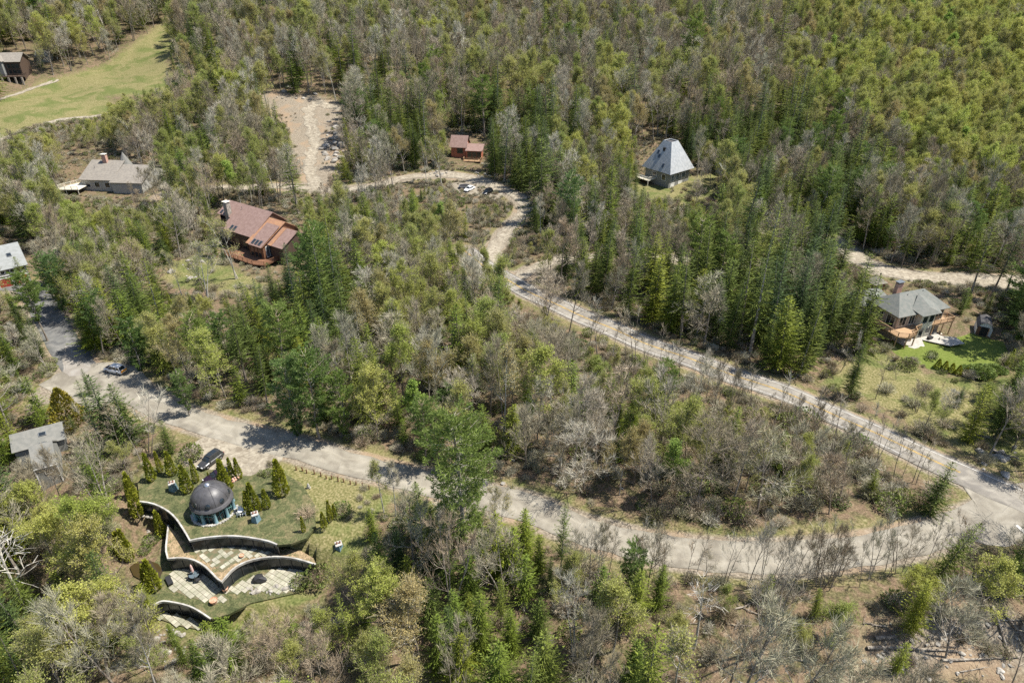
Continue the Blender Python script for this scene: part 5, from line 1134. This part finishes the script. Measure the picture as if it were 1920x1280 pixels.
for a in [(261,968,900,'tall arborvitae at the outer end of the curved wall'),(252,938,886,'arborvitae behind the tall one at the wall end'),(306,1004,958,'arborvitae inside the curved wall court'),(245,1049,992,'paired arborvitae above the small pond'),(234,1046,998,'outer one of the arborvitae pair by the pond'),(292,1104,1050,'broad arborvitae at the corner of the tiled patio'),(281,1098,1058,'arborvitae half behind the broad patio-corner one')]: arbor(*a,fat=1.05,grp=GA)
SHR=[('leafy',bush(1.1,1.5,420)),('leafy',bush(1.4,1.3,520)),('brush',bush(1.0,1.3,40,leaf=.1,nt=110)),('brush',bush(1.3,1.7,30,leaf=.1,nt=140))]
M['shrubleaf']=mat('shrub_leaves',rough=.7,objcols=[(.10,.15,.03),(.16,.19,.04),(.07,.11,.03),(.20,.21,.06)],island=.4,trans=.25)
SHM=[(n,a.mesh('shrub_foliage',[M['shrubleaf'],M['twig']])) for n,a in SHR]
SHO=[]
def shrub(px,py,w,lab,kind=0,z=None,grp=None,zs=1.0):
    b=P(px,py,z) if z is not None else GT(px,py); me_=SHM[kind][1]; o=bpy.data.objects.new('shrub',me_); COL.objects.link(o); o.location=(b.x,b.y,b.z-.05); s=w/2.4; o.scale=(s,s,s*zs); o.rotation_euler=(0,0,rnd(0,6)); tag(o,lab,'shrub',grp); SHO.append(o); return o
shrub(361,858,2.9,'round dark green shrub beside the parked black suv',1,LA,None,1.4); shrub(503,890,1.6,'round green shrub by the gravel yard',0,LA); shrub(491,889,1.2,'small round shrub leaning on the larger yard shrub',0,LA); shrub(506,872,1.6,'twiggy brown shrub behind the yard shrubs',2,LA)
shrub(640,960,2.6,'broad leafy shrub with bright leaves at the turf edge',1); shrub(285,1015,2.0,'leafy green shrub inside the curved wall court',1,None); shrub(272,1035,1.8,'low rounded shrub by the pond steps',0,None); shrub(575,965,3.0,'wide twiggy bush on the turf roof',3,LA,None,.5); shrub(345,888,1.4,'dark low shrub at the foot of a roof arborvitae',1,LA)
shrub(565,1095,2.4,'yellow-green shrub at the round end of the tiled patio',1,LC); shrub(598,1090,3.2,'dark bush overhanging the end of the curved window wall',1,LC,None,1.4); shrub(520,885,1.5,'brown twiggy shrub near the yard edge',2,LA)
for i,(x,y) in enumerate([(1700,688),(1745,672),(1672,690),(1560,700),(1545,650),(1600,705),(1660,735),(1735,735),(1800,745),(1860,770),(1895,800),(1615,770),(1690,780),(1840,820),(1770,800),(1900,730)]): shrub(x,y,rnd(1.6,3),['dark conifer-like shrub at the lawn corner','low shrub among the stones below the lawn','brown brush on the dry bank'][0 if i==0 else 1 if i<3 else 2],[1,0,3][0 if i==0 else 1 if i<3 else 2],None,'shrubs on the dry grass bank')
for i in range(5): arbor(1757+i*13,690+i*3.4,673+i*4.0,'short brown-green hedge cedar in the row edging the lawn',None,3,1.0,'hedge cedars below the lawn')
arbor(1888,690,655,'slim green cedar at the far tip of the lawn',None,0,.9)
mo=bush(1.9,1.5,3600,leaf=.2,nt=4).mesh('juniper_foliage',[mat('juniper_green',(.10,.15,.03),.7,col2=(.15,.20,.04),noise_scale=1.5,island=.4,trans=.25),M['twig']])
for (x,y,w,l) in ((1818,697,.8,'narrow end of the spreading juniper, next to the hedge cedars'),(1840,700,1.15,'broad middle mound of the spreading juniper below the lawn'),(1864,696,.9,'outer mound of the spreading juniper towards the slim cedar')):
    b_=GT(x,y); o=bpy.data.objects.new('juniper_shrub',mo); COL.objects.link(o); o.location=(b_.x,b_.y,b_.z-.1); o.scale=(w*1.2,w,w*.75); o.rotation_euler=(0,0,rnd(0,6)); tag(o,l,'shrub','juniper mounds below the lawn')
for (x,y) in ((840,318),(780,310),(760,318),(800,322),(860,385),(905,395),(940,385),(700,330),(1170,360),(1290,375),(1320,360),(1390,380)): shrub(x,y,rnd(2,3),'green-brown shrub on the verge of the gravel road' if x<1000 else 'loose shrub in the pyramid house garden',random.choice((0,1,3)),None,'shrubs along the gravel road' if x<1000 else 'shrubs in the pyramid house garden')
# undergrowth: nobody could count it
UG=[]
cxx=[];
m_=(cy<250)&(ppx>-120)&(ppx<2040)&(ppy>60)&(ppy<1420)
for Ln,wd in ((roadB,4.2),(roadA,5.0),(driveC,3.0),(driveD,2.9),(driveE,2.6),(driveF,3.6),(driveG,4.0)): m_&=pdist(cx,cy,Ln)>wd
for p,r in zip(HP,HRr): m_&=np.hypot(cx-p.x,cy-p.y)>r*.8
for poly in (lawnR,meadow,padC): m_&=~inpoly(cx,cy,poly)
m_&=~((cx>XW1[0]-1)&(cx<XW2[-1]+3)&(cy>YW3[0]-4)&(cy<78)&inpoly(ppx,ppy,[(250,850),(340,825),(560,868),(720,915),(720,1040),(600,1090),(560,1120),(420,1190),(290,1180),(245,1060),(232,1000)]))
ii=np.nonzero(m_)[0]; np.random.shuffle(ii)
for i in ii[:26000]:
    x,y=float(cx[i]),float(cy[i]); dry=inpoly(x,y,dryR)|inpoly(x,y,lawnL)|inpoly(x,y,yardP)|inpoly(x,y,rocky)|inpoly(x,y,clearg)
    if dry and random.random()<(.55 if inpoly(x,y,rocky) else .9): continue
    if noise.noise(Vector((x*.12,y*.12,5)))<-.22 and random.random()<.8: continue
    c=clear[min(RH-1,max(0,int(ppy[i]//4))),min(RW-1,max(0,int(ppx[i]//4)))]
    v=random.choices((0,1,2,3),(.5,.35,3,2.4))[0]; s=rnd(.5,1.15)*(.6 if c else 1)*(1.45 if (1150<ppx[i]<1760 and 760<ppy[i]<1000) else 1)
    UG.append((x,y,float(cz[i])-.08,s,rnd(0,6.28),0,0,v))
srcs=[None]*4
for o in SHO:
    i=[m for _,m in SHM].index(o.data)
    if srcs[i] is None: srcs[i]=[o]
scatter('undergrowth',UG,srcs)
print('undergrowth',len(UG))
# ------------------------------------------------------------------ cars
M['tyre']=mat('tyre_rubber',(.02,.02,.02),.85); M['rim']=mat('alloy_rim',(.35,.35,.36),.35,metal=.7); M['lamp']=mat('clear_lamp',(.6,.6,.6),.2,spec=.8); M['lampr']=mat('red_lamp',(.35,.02,.02),.3)
def loft(A,st):
    "st: list of (x, [(y,z)...]) half sections; mirrored to a closed skin"
    rows=[]
    for x,sec in st:
        full=[(x,y,z) for y,z in sec]+[(x,-y,z) for y,z in sec[::-1]]; n=len(A.v); A.v+=full; rows.append((n,len(full)))
    k=rows[0][1]
    for (a,_),(b,_) in zip(rows[:-1],rows[1:]):
        for i in range(k): j=(i+1)%k; A.f.append((a+i,a+j,b+j,b+i)); A.m.append(A.mi)
    A.f.append(tuple(rows[0][0]+i for i in range(k))); A.m.append(A.mi); A.f.append(tuple(rows[-1][0]+i for i in range(k))[::-1]); A.m.append(A.mi)
def car(name,front,rear,lab,cat,paint,suv=True,roofm=None,hoodm=None,rearm=None,k=.82,sun=False):
    f=GT(*front); r=GT(*rear); c=(f+r)/2; ang=math.atan2(f.y-r.y,f.x-r.x); z=t1(c.x,c.y)+.09
    e=empty(name,(c.x,c.y,z),ang,lab,cat); e.scale=(k,k,k); Lc=4.75; W2_=.93; H_=1.72 if suv else 1.44; bz=.98 if suv else .86
    A=Acc(); st=[]
    for x,top,w,bot in ((-2.37,bz-.14,.78,.42),(-2.30,bz,.86,.30),(-1.7,bz+.02,W2_,.24),(0,bz,W2_,.22),(.9,bz-.01,W2_,.22),(1.6,bz-.08,.91,.24),(2.1,bz-.18,.84,.28),(2.36,bz-.34,.70,.36)):
        st.append((x,[(0,bot),(w-.08,bot),(w,bot+.18),(w,(bot+top)/2),(w-.04,top-.1),(w-.16,top),(0,top+.03)]))
    loft(A,st); b=obj('body',A,paint,e,smooth=False)
    if hoodm: A=Acc(); A.slab([(1.05,-.70,bz+.05),(2.15,-.58,bz-.12),(2.15,.58,bz-.12),(1.05,.70,bz+.05)],.03); obj('hood',A,hoodm,e)
    if rearm: A=Acc(); A.box(-2.42,-.74,.55,-2.30,.74,bz-.02); obj('tailgate_panel',A,rearm,e)
    xr0,xr1=(-2.2,-1.75) if suv else (-1.85,-1.05); xf0,xf1=(1.05,.35) if suv else (1.05,.25)
    A=Acc(); loft(A,[(xr0,[(0,bz-.02),(.78,bz-.02),(.76,bz+.03),(0,bz+.04)]),(xr1,[(0,bz-.02),(.80,bz-.02),(.62,H_-.07),(0,H_-.03)]),(-.4,[(0,bz-.02),(.81,bz-.02),(.64,H_-.03),(0,H_)]),(xf1,[(0,bz-.02),(.81,bz-.02),(.62,H_-.08),(0,H_-.04)]),(xf0,[(0,bz-.04),(.78,bz-.04),(.76,bz-.01),(0,bz)])])
    obj('windows',A,M['glass'],e,smooth=False)
    A=Acc(); loft(A,[(xr1-.10,[(0,H_-.08),(.66,H_-.12),(.63,H_-.02),(0,H_+.03)]),(-.4,[(0,H_-.06),(.69,H_-.08),(.65,H_+.03),(0,H_+.07)]),(xf1+.10,[(0,H_-.10),(.66,H_-.14),(.62,H_-.03),(0,H_+.02)])]); ro=obj('roof',A,roofm or paint,e,smooth=False)
    if sun: A=Acc(); A.box(-1.3,-.42,H_+.0,-.55,.42,H_+.085); A.box(-.4,-.42,H_+.0,.25,.42,H_+.085); obj('sunroof',A,M['glass'],ro)
    A=Acc()
    for s in (-1,1):
        for (x0,x1,za,zb) in ((xf0,xf1,bz,H_-.08),(xr0,xr1,bz,H_-.08)): A.tube((x0,s*.765,za),(x1,s*.625,zb),.045,.045,4)
        for x in (-.25,-1.2): A.tube((x,s*.815,bz-.02),(x,s*.65,H_-.06),.035,.035,4)
    obj('pillars',A,paint,e)
    for x in (-1.42,1.42):
        for s in (-1,1):
            T=Acc(); T.lathe([(.20,-.11),(.34,-.11),(.36,-.05),(.36,.05),(.34,.11),(.20,.11)],18); wl=obj('wheel',T,M['tyre'],e,smooth=False); wl.location=(x,s*.84,.36); wl.rotation_euler=(PI/2,0,0)
            T=Acc(); T.lathe([(.21,-.09),(.20,.02),(.01,.04)],12); T.lathe([(.21,.095),(.01,.10)],12); T.lathe([(.21,-.095),(.01,-.10)],12); obj('rim',T,M['rim'],wl)
    for s in (-1,1):
        A=Acc(); A.box(2.20,s*.48-.17,bz-.36,2.36,s*.48+.17,bz-.22); obj('headlight',A,M['lamp'],e)
        A=Acc(); A.box(-2.41,s*.66-.1,bz-.32,-2.28,s*.66+.1,bz-.08); obj('tail_light',A,M['lampr'],e)
        A=Acc(); A.box(.72,s*.98-.09,bz+.02,.86,s*.98+.09,bz+.16); obj('mirror',A,paint,e)
    return e
paint=lambda n,c,me=.3: mat(n,c,.28,metal=me,spec=.6)
car('parked_suv',(379,880),(413,855),'charcoal suv with roof windows parked in the gravel yard beside the dome','suv',paint('charcoal_paint',(.055,.055,.055)),True,sun=True)
car('parked_sedan',(869,363),(891,350),'white sedan parked beside the round trampoline on the gravel','car',paint('white_car_paint',(.75,.76,.76),0),False)
car('parked_suv',(903,371),(925,356),'black suv parked right behind the white sedan','suv',paint('black_car_paint',(.012,.012,.013)),True)
car('parked_coupe',(200,692),(234,700),'white-roofed car with dark hood and orange tail panel at the road turnaround','car',paint('white_panel_paint',(.72,.72,.72),0),True,hoodm=paint('navy_paint',(.03,.035,.06)),rearm=mat('orange_panel',(.75,.33,.04),.5))
car('parked_wagon',(398,901),(421,891),'dark purple car half hidden behind the dome','car',paint('dark_plum_paint',(.03,.015,.03)),False)
# ------------------------------------------------------------------ garden things
def place(name,px,py,z,lab,cat,rz=0,grp=None):
    b=P(px,py,z) if z is not None else GT(px,py); return empty(name,(b.x,b.y,b.z),rz,lab,cat,grp)
def chair(px,py,z,lab,m,rz,grp):
    e=place('garden_chair',px,py,z,lab,'chair',rz,grp); A=Acc(); A.box(-.24,-.24,.36,.24,.24,.41); obj('seat',A,m,e); A=Acc(); A.box(-.24,.20,.42,.24,.25,.85); obj('backrest',A,m,e)
    for x in (-.2,.2):
        for y in (-.2,.2): A=Acc(); A.box(x-.03,y-.03,0,x+.03,y+.03,.358); obj('leg',A,m,e)
for i,(x,y,l) in enumerate([(450,960,'white garden chair nearest the dome in the seating ring'),(457,958,'white garden chair at the back of the seating ring'),(449,967,'white garden chair at the front of the seating ring'),(459,965,'white garden chair nearest the blue vent box')]): chair(x,y,LA,l,M['white'],i*1.6,'white garden chairs by the dome')
e=place('garden_table',454,963,LA,'round white garden table between the four white chairs','table'); A=Acc(); A.lathe([(.01,.68),(.42,.68),(.42,.72),(.01,.72)],16); obj('table_top',A,M['white'],e); A=Acc(); A.lathe([(.25,0),(.04,.05),(.04,.68)],10); obj('stem',A,M['white'],e)
e=place('closed_umbrella',365,1082,LC+.05,'closed pink patio umbrella standing in a table on the left patio','umbrella',0); A=Acc(); A.tube((0,0,0),(0,0,2.3),.03,.03,8); obj('pole',A,M['white'],e); A=Acc(); A.lathe([(.03,2.35),(.13,2.0),(.17,1.2),(.13,1.0)],10); obj('canopy',A,mat('pink_canvas',(.62,.20,.18),.8,col2=(.7,.6,.55),noise_scale=2),e)
e=place('patio_table',366,1083,LC+.05,'dark glass patio table under the closed pink umbrella','table'); A=Acc(); A.lathe([(.06,.66),(.62,.66),(.62,.69),(.06,.69)],16); obj('table_top',A,M['glass2'],e)
for a in range(4): A=Acc(); x,y=.45*math.cos(a*PI/2+.6),.45*math.sin(a*PI/2+.6); A.box(x-.03,y-.03,0,x+.03,y+.03,.655); obj('leg',A,M['black'],e)
for i,(x,y,l) in enumerate([(356,1086,'dark patio chair on the pond side of the umbrella table'),(372,1090,'dark patio chair in front of the umbrella table'),(374,1078,'dark patio chair between umbrella table and window wall')]): chair(x,y,LC+.05,l,M['black'],i*2,'dark patio chairs around the umbrella table')
e=place('sun_lounger',318,1090,LC+.05,'dark cushioned lounger at the patio corner beside the arborvitae','lounger',R(-50)); A=Acc(); A.box(-.75,-.3,.25,.75,.3,.37); obj('cushion',A,M['black'],e); A=Acc(); [A.box(x-.04,y-.04,0,x+.04,y+.04,.248) for x in (-.65,.65) for y in (-.25,.25)]; obj('frame',A,M['metal'],e)
def pot(px,py,z,lab,s=1):
    e=place('plant_pot',px,py,z,lab,'pot'); e.scale=(s,s,s); A=Acc(); A.lathe([(.01,0),(.22,0),(.32,.42),(.34,.42),(.30,.40),(.28,.36),(.01,.36)],14); obj('pot_body',A,mat('terracotta',(.45,.22,.13),.8,col2=(.5,.35,.25),noise_scale=3),e)
pot(402,1130,LC,'round terracotta pot at the tip of the turf below the patio',1.4); pot(294,1143,LD,'pale clay pot at the outer end of the lowest window wall',1.1); pot(423,1107,LC+.05,'terracotta pot just below the point of the white coping',1.2); pot(454,1044,LB,'pot standing on the half-mossy upper terrace slabs',.9)
for i,(x,y) in enumerate([(438,904),(442,901),(446,898)]):
    e=place('garden_ornament',x,y,LA,['red and white ornament closest to the dome','orange ornament in the middle of the row','red ornament against the broad arborvitae'][i],'ornament'); A=Acc(); A.lathe([(.01,0),(.2,.02),(.26,.3),(.12,.5),(.16,.65),(.01,.8)],10); obj('figure_body',A,mat('ornament_paint',(.5,.16,.08),.6,col2=(.6,.55,.5),noise_scale=4),e)
b=G(578,915); e=place('stone_lion',579,916,None,'small pale stone figure on the grass by the road edge','statue'); A=Acc(); A.box(-.25,-.18,0,.25,.18,.12); obj('plinth',A,M['concrete'],e); A=Acc(); A.lathe([(.02,.12),(.2,.14),(.22,.4),(.1,.6),(.15,.72),(.01,.86)],10); obj('figure_body',A,M['coping'],e,smooth=True)
FP=[(556,881),(568,884),(575,886),(590,890),(602,893),(612,896),(622,898),(634,901),(645,904),(657,907),(668,910),(680,913),(692,916)]
for i,(x,y) in enumerate(FP):
    e=place('fence_post',x,y,None,['weathered stub post first in the row along the road','weathered stub post midway along the roadside row','weathered stub post last in the row towards the birches'][0 if i==0 else 2 if i==len(FP)-1 else 1],'post',0,'stub posts along the road edge'); A=Acc(); A.tube((0,0,-.1),(rnd(-.05,.05),0,rnd(.6,.95)),.10,.08,7,True); obj('post_body',A,M['wood_brown'],e)
e=place('trampoline',871,352,None,'round dark trampoline standing beside the white sedan','trampoline'); A=Acc(); A.lathe([(.01,.62),(1.45,.62),(1.45,.64),(.01,.64)],24); obj('mat_surface',A,M['black'],e); A=Acc(); A.lathe([(1.45,.60),(1.7,.60),(1.7,.68),(1.45,.68)],24); obj('rim_pad',A,mat('grey_vinyl',(.12,.12,.13),.6),e)
for a in range(6): A=Acc(); A.tube((1.55*math.cos(a),1.55*math.sin(a),0),(1.55*math.cos(a),1.55*math.sin(a),.6),.03,.03,6); obj('leg',A,M['metal'],e)
for i,(x,y,l,m) in enumerate([(1742,624,'black grill on the concrete patio',M['black']),]):
    e=place('patio_grill',x,y+14,None,l,'grill',.4); A=Acc(); A.box(-.5,-.28,.5,.5,.28,.9); obj('firebox',A,M['black'],e); A=Acc(); A.box(-.42,-.24,0,.42,.24,.498); obj('cabinet',A,M['metal'],e)
for i,(x,y,l) in enumerate([(1752,632,'pale padded patio chair by the house wall'),(1762,629,'pale padded patio chair at the back of the ring'),(1770,636,'pale padded patio chair at the lawn edge'),(1757,640,'pale padded patio chair nearest the bright lawn')]): chair(x,y,None,l,M['cream'],i*1.5,'padded chairs on the concrete patio')
# pond beside the patio
pd=z2([(243,1062),(258,1052),(280,1050),(296,1056),(306,1068),(300,1082),(284,1090),(268,1088),(250,1078)],LC+.02)
A=Acc(); A.prism(pd,LC-.15,LC+.03); tag(obj('pond_water',A,mat('brown_pond_water',(.05,.035,.015),.05,spec=.6)),kind='structure')
# ------------------------------------------------------------------ boulders and logs
ROCK=[]
M['rock']=mat('pale_boulder',rough=.9,objcols=[(.40,.37,.32),(.30,.28,.25),(.48,.45,.40)],col2=(.22,.20,.17),noise_scale=2,bump=.05)
import bmesh
for k in range(4):
    bm=bmesh.new(); bmesh.ops.create_icosphere(bm,subdivisions=2,radius=.5)
    for v in bm.verts:
        n=noise.noise(v.co*2.2+Vector((k*9,0,0)))+.5*noise.noise(v.co*5+Vector((k*5,1,0))); v.co*=1+.45*n; v.co.z*=.62; v.co.x*=1.25
    me_=bpy.data.meshes.new('boulder'); bm.to_mesh(me_); bm.free(); me_.materials.append(M['rock']); me_.polygons.foreach_set('use_smooth',[False]*len(me_.polygons)); ROCK.append(me_)
def rocks(n,cx0,cy0,rx,ry,s0,s1,lab,grp,z=None):
    for i in range(n):
        a=rnd(0,6.28); q=math.sqrt(random.random()); x,y=cx0+rx*q*math.cos(a),cy0+ry*q*math.sin(a); b=P(x,y,z) if z is not None else GT(x,y); o=bpy.data.objects.new('boulder',ROCK[random.randrange(4)]); COL.objects.link(o)
        s=s0+(s1-s0)*random.random()**2; o.location=(b.x,b.y,b.z+s*.1); o.scale=(s,s*rnd(.7,1),s*rnd(.7,1.1)); o.rotation_euler=(rnd(-.2,.2),rnd(-.2,.2),rnd(0,6.28)); tag(o,lab,'boulder',grp)
rocks(60,628,266,24,42,.6,3.0,'broken pale boulder in the pile beside the clearing track','boulders beside the clearing track'); rocks(14,555,178,45,14,.6,2.4,'scattered boulder at the top of the clearing','boulders at the top of the clearing'); rocks(9,520,300,22,35,.6,2.0,'grey boulder on the near edge of the clearing','boulders at the near edge of the clearing')
rocks(130,1770,1215,165,70,.12,.65,'pale stone lying on the rocky bank with fallen logs','stones on the rocky bank'); rocks(30,322,1215,32,50,.25,1.1,'flat stone on the bare bank below the lowest lawn','stones on the bare bank'); rocks(20,497,1106,44,8,.25,.8,'garden boulder at the foot of the round patio','boulders round the patio',LC)
rocks(10,288,992,18,14,.3,1.0,'garden stone inside the curved wall court','stones inside the curved wall court'); rocks(12,905,328,25,6,.4,1.2,'pale stone below the red cabin deck','stones below the red cabin'); rocks(12,815,326,25,5,.4,1.3,'stone in the low wall beside the gravel road by the birches','stones beside the gravel road')
rocks(8,1690,672,26,8,.2,.8,'pale stone in the bed below the bright lawn','stones below the bright lawn'); rocks(14,360,500,50,25,.3,1.4,'stone in the garden before the long brown-roofed house','garden stones before the brown roof'); rocks(20,1100,865,350,60,.2,.8,'moss-edged stone among the trees inside the road loop','stones inside the road loop'); rocks(16,1880,850,50,50,.4,1.5,'angular boulder on the scrubby bank uphill of the junction','boulders uphill of the junction')
o=bpy.data.objects.new('boulder',ROCK[1].copy()); o.data.materials[0]=M['black']; COL.objects.link(o); b=P(486,1088,LC); o.location=(b.x,b.y,b.z+.35); o.scale=(1.5,1.2,1.6); tag(o,'shiny black rock standing on the round tiled patio','rock')
def log(a,b,r,lab,m=None,grp=None,n=5):
    p=GT(*a); q=GT(*b); A=Acc(); pts=[]
    for i in range(n+1): t=i/n; x,y=p.x+(q.x-p.x)*t,p.y+(q.y-p.y)*t; pts.append(Vector((x+rnd(-.15,.15),y+rnd(-.1,.1),t1(x,y)+r*.8+rnd(0,.15))))
    for i in range(n): A.tube(pts[i],pts[i+1],r*(1-.6*i/n),r*(1-.6*(i+1)/n),7)
    for i in range(7): t=rnd(.3,1)*n; k=min(int(t),n-1); c=pts[k].lerp(pts[k+1],t-k); A.tube(c,c+Vector((rnd(-1,1),rnd(-1,1),rnd(.1,.9)))*rnd(.5,1.3),r*.25,.02,4)
    tag(obj('fallen_log',A,m or M['bark']),lab,'log',grp)
for a,b,r,l in [((1625,1215),(1795,1222),.20,'long fallen log lying level across the rocky bank'),((1858,1138),(1893,1228),.22,'grey fallen log pointing downhill on the rocky bank'),((1880,1150),(1925,1215),.18,'second downhill log just behind the grey one'),((1640,1197),(1705,1190),.24,'thick fallen trunk at the foot of the leaning yellow tree'),((1760,1240),(1915,1232),.15,'thin log at the lower edge of the rocky bank'),((1745,1155),(1835,1180),.14,'short fallen log among stones under the yellow crown'),((1860,845),(1910,865),.25,'fallen log on the bank uphill of the junction'),((1090,1075),(1160,1095),.2,'fallen log under the roadside firs'),((960,1100),(1015,1085),.18,'fallen log between the firs below the road')]: log(a,b,r,l)
for i in range(26):
    x,y=rnd(900,1650),rnd(820,930); log((x,y),(x+rnd(-50,50),y+rnd(-12,14)),rnd(.06,.13),'thin fallen branch on the leaf litter inside the road loop',None,'fallen branches inside the road loop',3)
for i in range(22):
    x,y=rnd(1300,1900),rnd(1110,1270); log((x,y),(x+rnd(-60,60),y+rnd(-20,20)),rnd(.05,.11),'thin fallen branch on the bank below the pale road',None,'fallen branches below the pale road',3)
